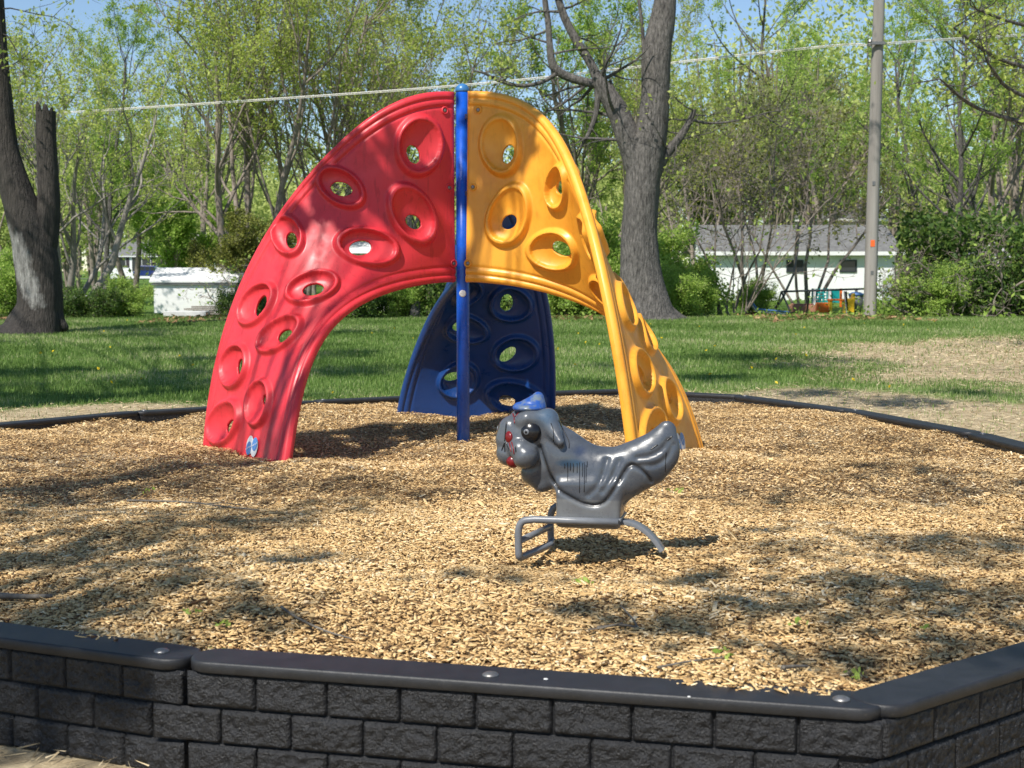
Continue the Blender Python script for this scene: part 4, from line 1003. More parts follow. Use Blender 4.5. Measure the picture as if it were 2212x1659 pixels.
# leafy branch reaching in from a tree beyond the right edge
t = Tree(91); g = t.g
yb = 21.0; bx0 = .3687 * yb + 3.4; base_ = np.array([bx0, yb, T(bx0, yb)])
tp = np.array([0, 0, 5.5]); t.limb(np.array([[0, 0, -.2], [.1, 0, 2], [0, .1, 4], [-.2, 0, 7], [-.1, .2, 10]]), [.34, .26, .24, .2, .12], 18, .05)
for z0, a_, b_ in ((2.4, (2120, 250), (2030, 170)), (3.6, (2180, 150), (2060, 60)), (4.2, (2212, 60), (2110, 20)), (3.0, (2190, 215), (2130, 130))):
    p0 = np.array([-.1, 0, z0]); pa = PY(a_[0], a_[1], yb + .3) - base_; pb_ = PY(b_[0], b_[1], yb - .8) - base_
    Pc, rc = t.limb(np.array([p0, (p0 + pa) / 2 + np.array([0, 0, .25]), pa, pb_]), [.07, .045, .03, .01], 8, .04)
    for k in range(10):
        i_ = g.integers(len(Pc) // 2, len(Pc)); t.grow(Pc[i_], g.normal(size=3) * np.array([1, .8, .5]), g.uniform(.4, .9), .012, 2, dict(OT, leaf=3.5, wig=.2))
for k in range(9):
    a = g.uniform(0, 6.28); t.grow(np.array([0, 0, g.uniform(7, 10)]), (math.cos(a), math.sin(a), .5), 3.4, .09, 1, dict(O1, lv=4, leaf=7))
tm, cm = t.meshes(M['bark'], M['leaf_y'], .05); rt = empty('large_tree', base_, 0, 'tree just outside the right edge whose leafy branches reach into the top right corner', 'tree', 'large trees standing on the lawn')
obj('trunk', tm, rt); obj('crown', cm, rt)

# shade trees behind and beside the photographer: limbs and leaf clumps overhead cast the dappled shade
def shade_tree(seed, bx, by, clumps, label, rt_=.28, hgt=8.5):
    t = Tree(seed); g = t.g; base_ = np.array([bx, by, T(bx, by)])
    top = np.array([g.normal(0, .3), g.normal(0, .3), hgt * .72]); Pc, rc = t.limb(np.array([[0, 0, -.3], [.1, .05, 2], top * .6, top, top + np.array([.2, .1, 2.4])]), [rt_ * 1.4, rt_, rt_ * .8, rt_ * .6, rt_ * .25], 16, .05)
    for (gx_, gy_, r_, n_, h_) in clumps:
        k = h_ / SUN.z; c = np.array([gx_ + SUN.x * k, gy_ + SUN.y * k, h_]) - base_
        i_ = min(len(Pc) - 1, int(len(Pc) * g.uniform(.55, .9))); st_ = Pc[i_]; md = (st_ + c) / 2 + np.array([0, 0, .5]) + g.normal(0, .2, 3)
        t.limb(np.array([st_, md, c]), [.035, .02, .008], 7, .05)
        for q_ in range(7):
            d = g.normal(size=3) * np.array([1, 1, .5]); t.grow(c + g.normal(0, r_ * .25, 3), d, r_ * g.uniform(.8, 1.3), .012, 2, dict(OT, leaf=0, wig=.2, kids=(3, 3, 2)))
        C = c + g.normal(0, r_ * .5, (n_, 3)) * np.array([1, 1, .45]); t.lc.append(C); t.lv.append(g.normal(.5, .15, n_))
    tm, cm = t.meshes(M['darkbark'], M['leaf_y'], .075); rt = empty('shade_tree', base_, 0, label, 'tree', 'shade trees around the play bed')
    obj('trunk', tm, rt); obj('crown', cm, rt)
def GP(px, py): p = atz(px, py, 0); return p[0], p[1]
def cl(px, py, r, n, h): x, y = GP(px, py); return (x, y, r, n, h)
shade_tree(101, -7.5, -3.0, [cl(150, 1120, 0.51, 103, 7.5), cl(400, 1130, 0.57, 103, 8), cl(60, 1300, 0.38, 95, 7), cl(300, 1240, 0.38, 103, 7), cl(560, 1345, 0.21, 39, 6.5), cl(180, 1190, 0.38, 71, 7),
  cl(450, 1010, 0.89, 134, 8), cl(120, 990, 0.89, 143, 8.5), cl(700, 1100, 0.45, 55, 8), cl(40, 1420, 0.28, 87, 6.5), cl(230, 1440, 0.17, 46, 6.3), cl(640, 1220, 0.28, 35, 7), cl(850, 1060, 0.51, 46, 8), cl(200, 1320, 0.25, 71, 7), cl(330, 1180, 0.45, 87, 7.5), cl(520, 1130, 0.38, 55, 7.5), cl(90, 1080, 0.63, 111, 8), cl(280, 1060, 0.51, 87, 8), cl(20, 1210, 0.38, 103, 7), cl(480, 1290, 0.21, 35, 6.6), cl(560, 1050, 0.51, 55, 8), cl(330, 1420, 0.15, 35, 6.3), cl(90, 1365, 0.25, 71, 6.6)],
  'leafy tree behind the photographer to the left, casting dappled shade on the chips')
shade_tree(102, 4.6, -2.5, [cl(1700, 1200, 0.45, 55, 7.5), cl(2000, 1170, 0.57, 95, 8), cl(1900, 1290, 0.38, 87, 7), cl(2120, 1300, 0.45, 111, 7), cl(1650, 1330, 0.32, 55, 7), cl(2100, 1060, 0.76, 103, 8), cl(1750, 1080, 0.51, 46, 8),
  cl(1250, 1330, 0.23, 31, 6.5), cl(1450, 1370, 0.25, 43, 6.5), cl(2060, 1400, 0.25, 63, 6.5), cl(1850, 960, 0.89, 63, 9), cl(1950, 1010, 0.63, 71, 9), cl(1500, 1260, 0.25, 31, 7), cl(1800, 1430, 0.20, 31, 6.5), cl(2180, 1180, 0.51, 119, 8), cl(1100, 1240, 0.28, 31, 7)],
  'leafy tree behind the photographer to the right, casting dappled shade on the chips')
gs = np.random.default_rng(12); lawn = []
for k in range(34):
    px = gs.uniform(-60, 860); py = 705 + 165 * gs.random() ** 1.2; lawn.append(cl(px, py, gs.uniform(.35, .8) * (1.6 if py < 760 else 1), int(gs.uniform(200, 420)), gs.uniform(9, 11)))
shade_tree(103, -8.2, 8.5, lawn,
  'broad tree out of sight at the left shading the left part of the lawn', .4, 10)
shade_tree(104, 8.6, 9.0, [cl(1600, 785, .9, 714, 10), cl(1540, 820, .6, 476, 9.5), cl(1700, 800, .7, 408, 10), cl(1800, 790, .8, 255, 9.5), cl(1750, 850, .5, 340, 9), cl(1950, 870, .6, 374, 9), cl(2100, 850, .5, 170, 9), cl(1350, 800, .8, 255, 10), cl(1300, 830, .6, 204, 10)],
  'broad tree out of sight at the right shading patches of lawn beside the bed', .4, 10)
# sprays that shade the climber itself (aimed at real points of its panels)
def aim(P, r, n, h): k = (h - P[2]) / SUN.z; return (P[0] + SUN.x * ((h - P[2]) - h) / SUN.z * 1.0, P[1] + SUN.y * ((h - P[2]) - h) / SUN.z, r, n, h)
cp = lambda px, py, y: aty(px, py, y)
ysp = [aim(cp(x_, y_, 10.15), r_, int(n_ * 1.7), 6.2) for x_, y_, r_, n_ in ((1050, 250, .16, 120), (1110, 235, .12, 80), (1050, 320, .14, 110), (1090, 380, .10, 50), (1150, 300, .10, 60), (1045, 440, .10, 45), (1160, 380, .08, 25))]
rsp = [aim(cp(x_, y_, 9.95), r_, n_, 6.5) for x_, y_, r_, n_ in ((760, 330, .16, 110), (720, 450, .14, 80), (800, 400, .12, 60), (850, 300, .12, 50), (930, 260, .10, 40), (640, 460, .10, 40), (700, 380, .12, 60), (940, 440, .12, 40), (760, 480, .08, 35))]
shade_tree(105, -6.6, 2.0, ysp + rsp,
  'young tree beyond the left edge whose low sprays shade the climber', .2, 6)

# distant wood: far mass beyond the gardens
M['leaf_w'] = leafmat('far_spring_leaf', [(0, (.18, .25, .07)), (.5, (.40, .48, .13)), (1, (.60, .64, .24))])
def wood():
    g = np.random.default_rng(55); Vs = []; Qs = []; vs = []; n = 0; Bt = MB(); off = 0; BV_ = []; BQ = []
    for k in range(330):
        y = g.uniform(72, 150); x = g.uniform(-.48, .48) * y
        if k >= 190: x = g.uniform(.5, 1.3) * y * (-1 if k % 2 else 1)
        elif k >= 170: y = g.uniform(232, 260); x = g.uniform(-.33, -.2) * y
        if abs(x / y + .268) < .026 and y < 230: continue
        H_ = g.uniform(5.5, 10) * (1 + (y - 72) / 150); z0 = T(x, y); H_ *= 1.55 if x > .1 * y and abs(x / y - .31) > .03 else 1
        m = int(g.uniform(900, 1500)); kcl = 30; H_ *= 1.1; cc = g.normal(size=(kcl, 3)) * np.array([H_ * .16, H_ * .16, H_ * .2]) + np.array([0, 0, H_ * .6])
        C = cc[g.integers(0, kcl, m)] + g.normal(size=(m, 3)) * H_ * .055; C[:, 2] = np.abs(C[:, 2]) ; C += np.array([x, y, z0])
        V, Q, v = leafquads(C, .15 * min(y / 80, 2.2), g.normal(g.uniform(.35, .7), .15, m), g); Vs.append(V); Qs.append(Q + n); vs.append(v); n += len(V)
        for q_ in range(5):
            d = g.normal(size=2) * H_ * .09; P = np.array([[x, y, z0], [x + d[0] * .3, y + d[1] * .3, z0 + H_ * .4], [x + d[0], y + d[1], z0 + H_ * .85]])
            Vt, Qt = tube_np(P, np.array([.14, .1, .03]), 4); BV_.append(Vt); BQ.append(Qt + off); off += len(Vt)
    o = obj('distant_wood', mesh_np('distant_wood', np.concatenate(Vs), np.concatenate(Qs), M['leaf_w'], attr=np.concatenate(vs)))
    tag(o, 'mass of spring foliage far behind the houses', kind='stuff')
    o2 = obj('distant_stems', mesh_np('distant_stems', np.concatenate(BV_), np.concatenate(BQ), M['twig'])); tag(o2, 'bare stems inside the far mass of trees', kind='stuff')
wood()
# rough undergrowth between the lawn and the gardens
def under():
    g = np.random.default_rng(66); n = 30000; y = g.uniform(33.2, 46, n); x = g.uniform(-.40, .42, n) * y
    d = np.sin(x * .7 + 1) * .5 + np.sin(x * 1.9 + y) * .3 + .6; k = (g.random(n) < np.clip(d, .1, 1)) & ~((x / y > -.265) & (x / y < -.19) & (y < 42)) & ~((x / y > .17) & (x / y < .262) & (y > 34.5) & (g.random(n) < .85)); x = x[k]; y = y[k]; h = g.random(len(x)) ** 2 * .5 * np.clip(d[k], .2, 1.2)
    C = np.stack([x, y, terr(x, y) + h], -1); V, Q, v = leafquads(C, .05, g.normal(.45, .2, len(x)), g)
    tag(obj('undergrowth', mesh_np('undergrowth', V, Q, M['leaf_g'], attr=v)), 'low green undergrowth along the far edge of the lawn', kind='stuff')
under()

# ------------------------------------------------------------------ pole, wires
M['pvc'] = noisy('white_siding', (.70, .71, .72), (.80, .80, .80), 2, .6, .05)
M['roof'] = noisy('grey_shingles', (.10, .10, .10), (.20, .20, .195), 5, .9, .4, .02, 40)
M['glass'] = mat('dark_window_glass', (.03, .035, .04), .12)
M['trim'] = mat('white_trim', (.72, .72, .72), .5); M['darkmetal'] = mat('dark_painted_metal', (.02, .025, .03), .5)
M['teal'] = mat('teal_plastic', (.01, .30, .30), .4); M['orange'] = mat('orange_plastic', (.80, .16, .02), .4); M['yel2'] = mat('yellow_plastic_toy', (.80, .50, .03), .4)
M['grey'] = mat('grey_plastic_bin', (.28, .28, .30), .5); M['lid'] = mat('blue_plastic_lid', (.10, .22, .50), .4)
M['cable'] = mat('pale_cable', (.62, .60, .55), .5); M['tag'] = mat('orange_marker', (.85, .13, .02), .6)
yp = 34.6; px_ = (1878 - CX) / F * yp; pz = T(px_, yp)
pole = empty('utility_pole', (px_, yp, pz), 0, 'tall weathered wooden utility pole with a small orange marker', 'pole')
mb = MB(); mb.tube(chaikin([(0, 0, -.3), (.02, 0, 2.5), (.05, 0, 5), (.09, 0, 8), (.14, 0, 10)], 2), np.linspace(.165, .125, len(chaikin([(0, 0)] * 5, 2))), 20)
mb.build('shaft', M['pole'], pole, True); mb = MB(); zt_ = aty(1880, 526, yp)[2] - pz; mb.box((.0, -.155, zt_), (.10, .012, .16)); mb.build('marker', M['tag'], pole)
mb = MB(); mb.box((.14, 0, 9.3), (2.2, .1, .12)); mb.build('crossarm', M['pole'], pole)
zc2 = aty(1880, 96, yp)[2] - pz; mb = MB(); mb.box((.02, -.19, zc2), (.34, .07, .07)); mb.lathe([(.05, -.08), (.06, -.03), (.035, 0), (.06, .03), (.04, .08)], 12, (-.17, -.19, zc2)); mb.build('cable_bracket', M['steel'], pole)
for zz in (1.1, 3.3): mb = MB(); mb.box((.0, -.155, zz), (.07, .012, .10)); mb.build('number_plate', M['steel'], pole)
def wire(pts, r, label, nm='cable'):
    P = chaikin(np.array([aty(*p_) for p_ in pts]), 4); c = P[0].copy(); mb = MB(); g = np.random.default_rng(3)
    mb.tube(P - c, r, 6); mb.tube(P - c + np.array([0, 0, -.035]) , r * .6, 5)
    o = mb.build(nm, M['cable'], None, True); o.location = c; tag(o, label, 'cable')
wire([(-260, 268, 40), (20, 250, 38.5), (520, 218, 37.4), (1060, 180, 36.4), (1430, 137, 35.6), (1700, 107, 35), (1845, 93, 34.7), (1872, 97, 34.6)], .014, 'pale twin overhead cable running from the left edge to the utility pole')
wire([(1884, 97, 34.6), (1905, 93, 34.7), (2040, 84, 35.5), (2212, 74, 37), (2500, 62, 40)], .014, 'pale overhead cable leaving the utility pole to the right')

# ------------------------------------------------------------------ buildings
def house(name, x0, x1, y, dep, zb, zw, zr_, label, wins=(), wallm='pvc', roofm='roof', over=.35, cat='house'):
    rt = empty(name, ((x0 + x1) / 2, y, zb), 0, label, cat); w_ = x1 - x0; hw = zw - zb; hr = zr_ - zb
    mb = MB(); mb.box((0, dep / 2, hw / 2 - .15), (w_, dep, hw + .3)); 
    V_ = [(-w_ / 2, 0, hw), (w_ / 2, 0, hw), (w_ / 2, dep, hw), (-w_ / 2, dep, hw), (-w_ / 2, dep / 2, hr - .08), (w_ / 2, dep / 2, hr - .08)]
    mb.add(V_, [(0, 3, 4), (1, 5, 2)]); mb.build('wall', M[wallm], rt)
    a = w_ / 2 + over; s = (hr - hw) / (dep / 2); e_ = over; V_ = []
    for x in (-a, a):
        V_ += [(x, -e_, hw - s * e_), (x, dep / 2, hr), (x, dep + e_, hw - s * e_), (x, dep + e_, hw - s * e_ - .1), (x, dep / 2, hr - .1), (x, -e_, hw - s * e_ - .1)]
    mb = MB(); mb.add(V_, [(0, 1, 7, 6), (1, 2, 8, 7), (2, 3, 9, 8), (3, 4, 10, 9), (4, 5, 11, 10), (5, 0, 6, 11), (5, 4, 1, 0), (4, 3, 2, 1), (6, 7, 10, 11), (7, 8, 9, 10)]); ro = mb.build('roof', M[roofm], rt)
    mb = MB(); mb.box((0, -e_ - .02, hw - s * e_ - .06), (2 * a, .03, .16)); mb.build('fascia', M['trim'], ro)
    for (cx, cz, ww, wh) in wins:
        lx = cx - (x0 + x1) / 2; lz = cz - zb; mb = MB()
        for dx, dz, bw, bh in ((0, wh / 2 + .03, ww + .12, .06), (0, -wh / 2 - .03, ww + .12, .06), (-ww / 2 - .03, 0, .06, wh), (ww / 2 + .03, 0, .06, wh)): mb.box((lx + dx, -.02, lz + dz), (bw, .05, bh))
        wo = mb.build('window', M['darkmetal'] if cat == 'garage' else M['trim'], rt); mb = MB(); mb.box((lx, -.004, lz), (ww, .012, wh)); mb.build('pane', M['glass'], wo)
    return rt
yg = 60.; q_ = lambda px, py, y: aty(px, py, y)
gx0, gx1 = q_(1528, 600, yg)[0], q_(1932, 600, yg)[0]; zb = T((gx0 + gx1) / 2, yg); zw = q_(1700, 542, yg)[2]; zrr = q_(1700, 486, yg + 3)[2]
w1 = q_(1717, 575, yg); w2 = q_(1832, 575, yg)
house('garage', gx0, gx1, yg, 6, min(zb, q_(1700, 650, yg)[2]), zw + .08, zrr, 'long low white garage with grey shingle roof behind the utility pole', [(w1[0], w1[2], .62, .42), (w2[0], w2[2], .62, .42)], cat='garage')
y2 = 215.; hx0, hx1 = q_(238, 580, y2)[0], q_(372, 580, y2)[0]
hw_ = [(q_(px, 566, y2)[0], q_(px, 566, y2)[2], 1.3, 1.7) for px in (262, 316, 348)] + [(q_(293, 568, y2)[0], q_(293, 568, y2)[2], 1.1, 2.7)]
hs = house('house', hx0, hx1, y2, 7, T(hx0, y2) - .3, q_(300, 550, y2)[2], q_(300, 520, y2 + 3.5)[2], 'distant white house with pale grey roof behind the parked blue car', hw_, roofm='roof')
M['shut'] = mat('dark_shutter', (.03, .02, .03), .6)
for (cx, cz, ww, wh) in hw_[:3]:
    for s in (-1, 1): mb = MB(); mb.box((cx - (hx0 + hx1) / 2 + s * (ww / 2 + .35), -.03, cz - hs.location.z), (.5, .04, wh)); mb.build('shutter', M['shut'], hs)
# house glimpsed over the low shed and over the thicket
house('house', q_(395, 540, 100)[0], q_(560, 540, 100)[0], 100, 7, T(-20, 100), q_(450, 545, 100)[2], q_(450, 500, 103)[2], 'pale house glimpsed beyond the small bushy tree', [])
house('house', q_(1720, 480, 84)[0], q_(1905, 480, 84)[0], 84, 8, T(20, 84), q_(1800, 470, 84)[2], q_(1800, 440, 88)[2], 'white house whose gable peeps above the garage roof', [])
# low white shed (left) : lower wall, sloping pale roof, right end grey
ys = 36.5; sx0, sx1 = q_(392 - 58, 640, ys)[0], q_(505, 640, ys)[0]; zb = q_(400, 676, ys)[2]
shed = empty('shed', ((sx0 + sx1) / 2, ys, zb), 0, 'low white shed with pale sloping roof left of the red panel', 'shed')
shed.rotation_euler = (0, 0, .10); w_ = sx1 - sx0; zh = q_(400, 606, ys)[2] - zb; zt2 = q_(400, 578, ys + 1.2)[2] - zb
M['vinyl'] = noisy('white_painted_boards', (.68, .68, .67), (.80, .80, .79), 3, .6, .15, .01, 30, (1, 1, 8))
mb = MB(); mb.box((0, 1.25, zh / 2), (w_, 2.5, zh)); mb.build('wall', M['vinyl'], shed)
mb = MB(); mb.add([(-w_ / 2 - .1, -.08, zh), (w_ / 2 + .1, -.08, zh), (w_ / 2 + .1, 1.25, zt2), (-w_ / 2 - .1, 1.25, zt2), (w_ / 2 + .1, 2.6, zh), (-w_ / 2 - .1, 2.6, zh), (-w_ / 2 - .1, -.08, zh - .05), (w_ / 2 + .1, -.08, zh - .05), (w_ / 2 + .1, 2.6, zh - .05), (-w_ / 2 - .1, 2.6, zh - .05)],
  [(0, 1, 2, 3), (3, 2, 4, 5), (0, 6, 7, 1), (5, 4, 8, 9), (1, 7, 8, 4, 2), (0, 3, 5, 9, 6)]); mb.build('roof', M['vinyl'], shed)
mb = MB(); mb.box((0, -.05, zh - .09), (w_ + .1, .02, .05)); mb.build('trim', M['steel'], shed)
mb = MB(); mb.box((w_ / 2 + .42, 1.4, zh * .62), (.75, 2.0, zh * 1.25)); mb.build('side_cabinet', M['roof'], shed, bevel=.03)
# plank stack and slab in front
zs = T(sx0, 34.5); so_ = empty('plank_stack', (q_(465, 690, 34.8)[0], 34.8, T(q_(465, 690, 34.8)[0], 34.8)), 0, 'stack of weathered grey planks lying before the low white shed', 'planks')
for k in range(5):
    mb = MB(); mb.box((R.normal(0, .05), R.normal(0, .05), .035 + k * .055), (1.3, .5, .04), Rz(R.normal(0, .03))); mb.build('plank', M['palebark'], so_)
sl_ = MB(); sl_.box((0, 0, .08), (1.05, .9, .16)); so2 = sl_.build('concrete_slab', noisy('pale_concrete', (.45, .45, .44), (.60, .60, .58), 6, .8, .2), None, bevel=.02)
xs_ = q_(408, 690, 34.6)[0]; so2.location = (xs_, 34.6, T(xs_, 34.6)); tag(so2, 'pale concrete slab lying at the left foot of the low white shed', 'slab')
# white board building seen under the arch of the red panel
yw = 41.; fx0, fx1 = q_(752, 640, yw)[0], q_(938, 640, yw)[0]; zb = T(fx0, yw) - .1
bs = empty('board_shed', ((fx0 + fx1) / 2, yw, zb), 0, 'white vertical-board shed with white roof seen through and under the red panel', 'shed'); w_ = fx1 - fx0; hh = q_(800, 546, yw)[2] - zb; ht = q_(800, 522, yw + 1.4)[2] - zb
mb = MB(); mb.box((0, 1.5, hh / 2), (w_, 3, hh))
nb = 22
for k in range(nb): mb.box((-w_ / 2 + (k + .5) * w_ / nb, -.012, hh / 2), (w_ / nb - .022, .03, hh - .02))
mb.build('wall', M['pvc'], bs)
mb = MB(); mb.add([(-w_ / 2 - .15, -.25, hh - .02), (w_ / 2 + .15, -.25, hh - .02), (w_ / 2 + .15, 1.5, ht), (-w_ / 2 - .15, 1.5, ht), (w_ / 2 + .15, 3.25, hh - .02), (-w_ / 2 - .15, 3.25, hh - .02)], [(0, 1, 2, 3), (3, 2, 4, 5), (0, 5, 4, 1), (1, 4, 2), (0, 3, 5)]); mb.build('roof', M['trim'], bs)
# tree stump
xs_ = q_(897, 672, 33.6)[0]; mb = MB(); mb.tube([(0, 0, -.1), (0, 0, .1), (.02, 0, .42)], [.17, .13, .11], 12); st = mb.build('tree_stump', M['bark'], None, True); st.location = (xs_, 33.6, T(xs_, 33.6)); tag(st, 'short grey tree stump seen under the arch of the red panel', 'stump')

# parked car
yc = 190.; cx_ = q_(317, 600, yc)[0]; cz = T(cx_, yc)
car = empty('parked_car', (cx_, yc, q_(317, 602, yc)[2]), 0, 'dark blue sport utility car parked before the distant white house', 'car')
car.scale = (.78, .78, 1.0) if False else (1, 1, 1)
M['carblue'] = mat('dark_blue_car_paint', (.012, .03, .16), .2, 0, .6, .8); M['tyre'] = mat('tyre_rubber', (.015, .015, .015), .8); M['chrome'] = mat('wheel_alloy', (.45, .45, .46), .3, .8)
def prism(mb, prof, y0, y1, ins_=0):
    n = len(prof); V_ = [(x, y0, z) for x, z in prof] + [(x, y1, z) for x, z in prof]
    mb.add(V_, [tuple(range(n)), tuple(range(n, 2 * n))[::-1]] + [(k, n + k, n + (k + 1) % n, (k + 1) % n) for k in range(n)])
sc_ = 3.3 / 4.4
mb = MB(); prism(mb, [(-1.65, .35), (1.65, .35), (1.68, .95), (1.55, 1.05), (1.3, 1.75), (-.6, 1.78), (-1.0, 1.12), (-1.62, 1.0)], -.9, .9); cbod = mb.build('body', M['carblue'], car, bevel=.06)
for prof in ([(-.88, 1.13), (-.56, 1.62), (-.05, 1.64), (-.05, 1.1)], [(.03, 1.1), (.03, 1.64), (.62, 1.62), (.66, 1.1)], [(.74, 1.1), (.70, 1.60), (1.2, 1.58), (1.38, 1.1)]):
    mb = MB(); prism(mb, prof, -.915, -.90); mb.build('window', M['glass'], car)
for x in (-1.05, 1.05):
    mb = MB(); mb.lathe([(.34, -.1), (.36, -.06), (.36, .06), (.34, .1)], 20, (x, -.85, .36), [[1, 0, 0], [0, 0, 1], [0, -1, 0]]); wh = mb.build('wheel', M['tyre'], car, True)
    mb = MB(); mb.lathe([(.2, 0), (.19, .02), (.05, .03)], 16, (x, -.945, .36), [[1, 0, 0], [0, 0, -1], [0, 1, 0]]); mb.build('rim', M['chrome'], wh)

# garden play things behind the lawn at right
yq = 42.
def Q(px, py, y=yq): return aty(px, py, y)
def grounded(px, y): x = (px - CX) / F * y * 1.003; return np.array([x, y, T(x, y)])
b0 = grounded(1685, 38.5); b1 = grounded(1868, 38.5); sw = empty('swing_frame', b0, 0, 'low dark metal play frame with a long top bar, left of the utility pole', 'play frame'); hz_ = aty(1700, 630, 38.5)[2] - b0[2]
wl = b1[0] - b0[0]
mb = MB(); mb.tube([(0, 0, hz_), (wl, 0, hz_ + .08)], .028, 8); mb.build('top_bar', M['darkmetal'], sw)
for k, (x, dx) in enumerate(((0, -.12), (.0, .22), (wl * .33, .0), (wl * .74, .0), (wl * .76, .12))):
    mb = MB(); mb.tube([(x, 0, hz_), (x + dx, (-1) ** k * .3, 0)], .026, 8); mb.build('leg', M['darkmetal'], sw)
b0 = grounded(1782, 40.5); hz_ = aty(1780, 623, 40.5)[2] - b0[2]; pf = empty('climbing_frame', b0, 0, 'teal toddler climbing frame with lattice side and solid panel before the white garage', 'play frame')
w_ = aty(1814, 650, 40.5)[0] - aty(1752, 650, 40.5)[0]; mb = MB()
for k in range(5): mb.box((-w_ / 2 + k * w_ * .13, 0, hz_ / 2), (.035, .04, hz_))
for k in range(8): mb.box((-w_ / 2 + w_ * .26, .021, hz_ * (k + .5) / 8), (w_ * .52, .03, .035))
mb.build('lattice', M['teal'], pf); mb = MB(); mb.box((w_ * .28, .05, hz_ * .68), (w_ * .42, .05, hz_ * .6)); mb.build('side_panel', M['teal'], pf)
mb = MB(); mb.box((-w_ / 2 + .05, -.06, hz_ / 2), (.07, .05, hz_)); mb.box((w_ * .1, -.06, hz_ / 2), (.07, .05, hz_)); mb.build('post', M['trim'], pf); mb = MB(); mb.box((w_ * .5, .0, hz_ * .6), (.06, .06, hz_ * .8)); mb.build('pole', M['orange'], pf)
b0 = grounded(1805, 39.3); tb = empty('toy_table', b0, 0, 'orange and yellow plastic toddler table beside the grey bin', 'toy')
mb = MB(); mb.box((0, 0, .36), (.5, .35, .05)); mb.build('tabletop', M['orange'], tb, bevel=.01)
for x in (-.2, .2): mb = MB(); mb.box((x, 0, .17), (.06, .28, .34)); mb.build('leg', M['yel2'], tb)
mb = MB(); mb.box((-.42, .05, .14), (.3, .3, .28)); mb.build('seat', M['orange'], tb, bevel=.02); mb = MB(); mb.box((.36, .05, .2), (.22, .3, .4)); mb.box((.46, .05, .42), (.06, .3, .25)); mb.build('seat', M['yel2'], tb, bevel=.02)
b0 = grounded(1846, 39.8); bn = empty('rubbish_bin', b0, 0, 'grey bin with blue lid beside the utility pole', 'bin')
mb = MB(); mb.lathe([(.17, 0), (.21, .48)], 16); mb.build('bin_body', M['grey'], bn, True); mb = MB(); mb.lathe([(.225, .47), (.225, .52), (.12, .57), (.01, .58)], 16); mb.build('lid', M['lid'], bn, True); mb = MB(); mb.box((0, 0, .62), (.05, .16, .1)); mb.build('handle', M['grey'], bn)
b0 = grounded(1655, 37.5); sd_ = empty('toy_slide', b0, 0, 'low blue and white toddler slide lying left of the dark play frame', 'toy')
mb = MB(); mb.add([(-.3, -.15, .1), (.55, -.15, .02), (.55, .15, .02), (-.3, .15, .1), (-.45, -.15, .3), (-.45, .15, .3)], [(0, 1, 2, 3), (4, 0, 3, 5)]); s1 = mb.build('slide_bed', M['trim'], sd_); sm_ = s1.modifiers.new('s', 'SOLIDIFY'); sm_.thickness = .03
mb = MB(); mb.tube([(-.45, -.17, .34), (-.3, -.17, .14), (.55, -.17, .06)], .025, 8); mb.tube([(-.45, .17, .34), (-.3, .17, .14), (.55, .17, .06)], .025, 8); mb.build('rim', M['lid'], sd_, True)
b0 = grounded(1730, 40); mb = MB(); mb.box((0, 0, .1), (.7, .5, .2)); mb.box((0, 0, .22), (.6, .4, .04)); o = mb.build('sandbox', mat('pink_brown_plastic', (.45, .22, .14), .6), None, bevel=.03); o.location = b0; tag(o, 'low pinkish-brown sandbox between the play frame and the garage', 'sandbox')
# white vehicle hood / tarp heap glimpsed by the left trunk
b0 = grounded(172, 40); mb = MB(); mb.lathe([(.5, 0), (.52, .25), (.4, .45), (.2, .53), (.01, .55)], 14, (0, 0, 0), np.diag([1.5, 1, .9])); o = mb.build('covered_heap', M['trim'], None, True); o.location = b0; tag(o, 'white covered heap behind the dark shrub right of the big left trunk', 'heap')

# ------------------------------------------------------------------ sticks on the chips
M['stick'] = noisy('grey_stick', (.07, .06, .05), (.20, .18, .15), 30, .9, .3, .003)
def stick(pts, r, label, side=()):
    P = np.array([list(GP(*p_)) + [0] for p_ in pts], float)
    P[:, 2] = mulz(P[:, 0], P[:, 1]) + .014 + r; c = P[0].copy(); mb = MB(); Pc = chaikin(P, 2)
    mb.tube(Pc - c, np.linspace(r, r * .5, len(Pc)), 8)
    for s in side:
        S_ = np.array([list(GP(*p_)) + [0] for p_ in s], float); S_[:, 2] = mulz(S_[:, 0], S_[:, 1]) + .018 + r; mb.tube(chaikin(S_, 2) - c, r * .5, 6)
    o = mb.build('stick', M['stick'], None, True); o.location = c; tag(o, label, 'stick', 'sticks lying on the chips')
stick([(-40, 1296), (30, 1299), (75, 1303), (112, 1311)], .013, 'thick grey stick on the chips at the left edge of the picture')
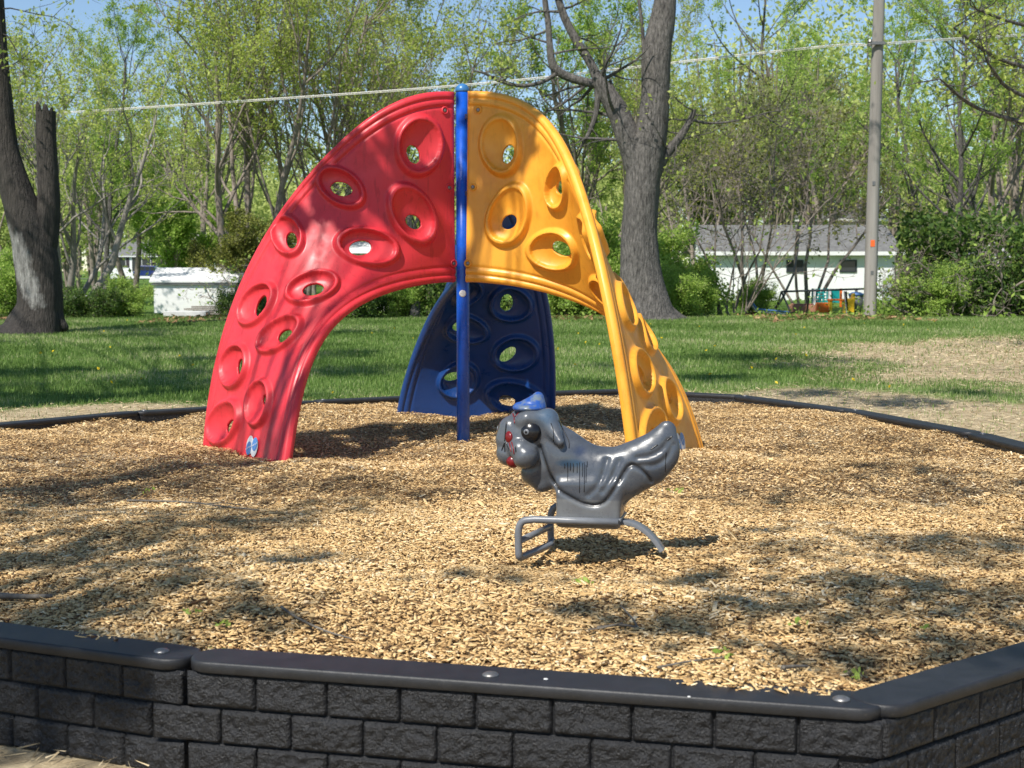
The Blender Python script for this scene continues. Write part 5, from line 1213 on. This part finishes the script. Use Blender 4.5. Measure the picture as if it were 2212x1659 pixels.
stick([(275, 1082), (330, 1087), (400, 1091), (450, 1093), (500, 1103), (560, 1108)], .006, 'long thin dark stick on the chips left of the rocking rider', [[(450, 1093), (480, 1090), (520, 1086)]])
stick([(1290, 1388), (1345, 1382), (1385, 1392), (1340, 1335)], .005, 'forked dark stick on the chips below the rocking rider', [[(1345, 1382), (1300, 1392), (1270, 1393)]])
stick([(608, 1352), (640, 1368), (700, 1384), (760, 1392)], .005, 'thin dark stick on the chips near the front wall, left of centre')
stick([(1690, 1488), (1720, 1478), (1745, 1473)], .007, 'short dark stick beside the front wall near the right corner')
stick([(1420, 1485), (1500, 1478), (1560, 1470)], .004, 'thin reddish twig beside the front wall right of centre')
# a few green sprigs
C_ = []
g = np.random.default_rng(9)
for px, py in ((318, 1072), (420, 1365), (485, 1385), (1720, 1385), (1460, 1068), (1260, 1290), (1990, 1390), (480, 1530 - 100), (1840, 1490), (1560, 1460)):
    x, y = GP(px, py)
    k = 9; C_.append(np.stack([x + g.normal(0, .02, k), y + g.normal(0, .02, k), mulz(np.full(k, x), np.full(k, y)) + .02 + g.uniform(0, .02, k)], -1))
V, Q_, v = leafquads(np.concatenate(C_), .012, g.uniform(.4, 1, len(C_) * 9), g)
tag(obj('weed_sprigs', mesh_np('weed_sprigs', V, Q_, M['leaf_g'], attr=v)), 'tiny bright green weed sprigs poking through the chips', kind='stuff')
nd = 90; yd = g.uniform(13, 32, nd); xd = g.uniform(-.37, .37, nd) * yd; kd = (strawmask(xd, yd) < .3) & ~inside(xd, yd); xd = xd[kd]; yd = yd[kd]
V, Q_, v = leafquads(np.repeat(np.stack([xd, yd, terr(xd, yd) + .05], -1), 3, 0), .024, g.uniform(.5, 1, len(xd) * 3), g)
M['dandelion'] = leafmat('yellow_petal', [(0, (.5, .35, .01)), (1, (.8, .6, .02))], .2)
tag(obj('dandelions', mesh_np('dandelions', V, Q_, M['dandelion'], attr=v)), 'scattered tiny yellow dandelions in the lawn', kind='stuff')
scn.cycles.use_denoising = True
scn.cycles.max_bounces = 8; scn.cycles.transparent_max_bounces = 8
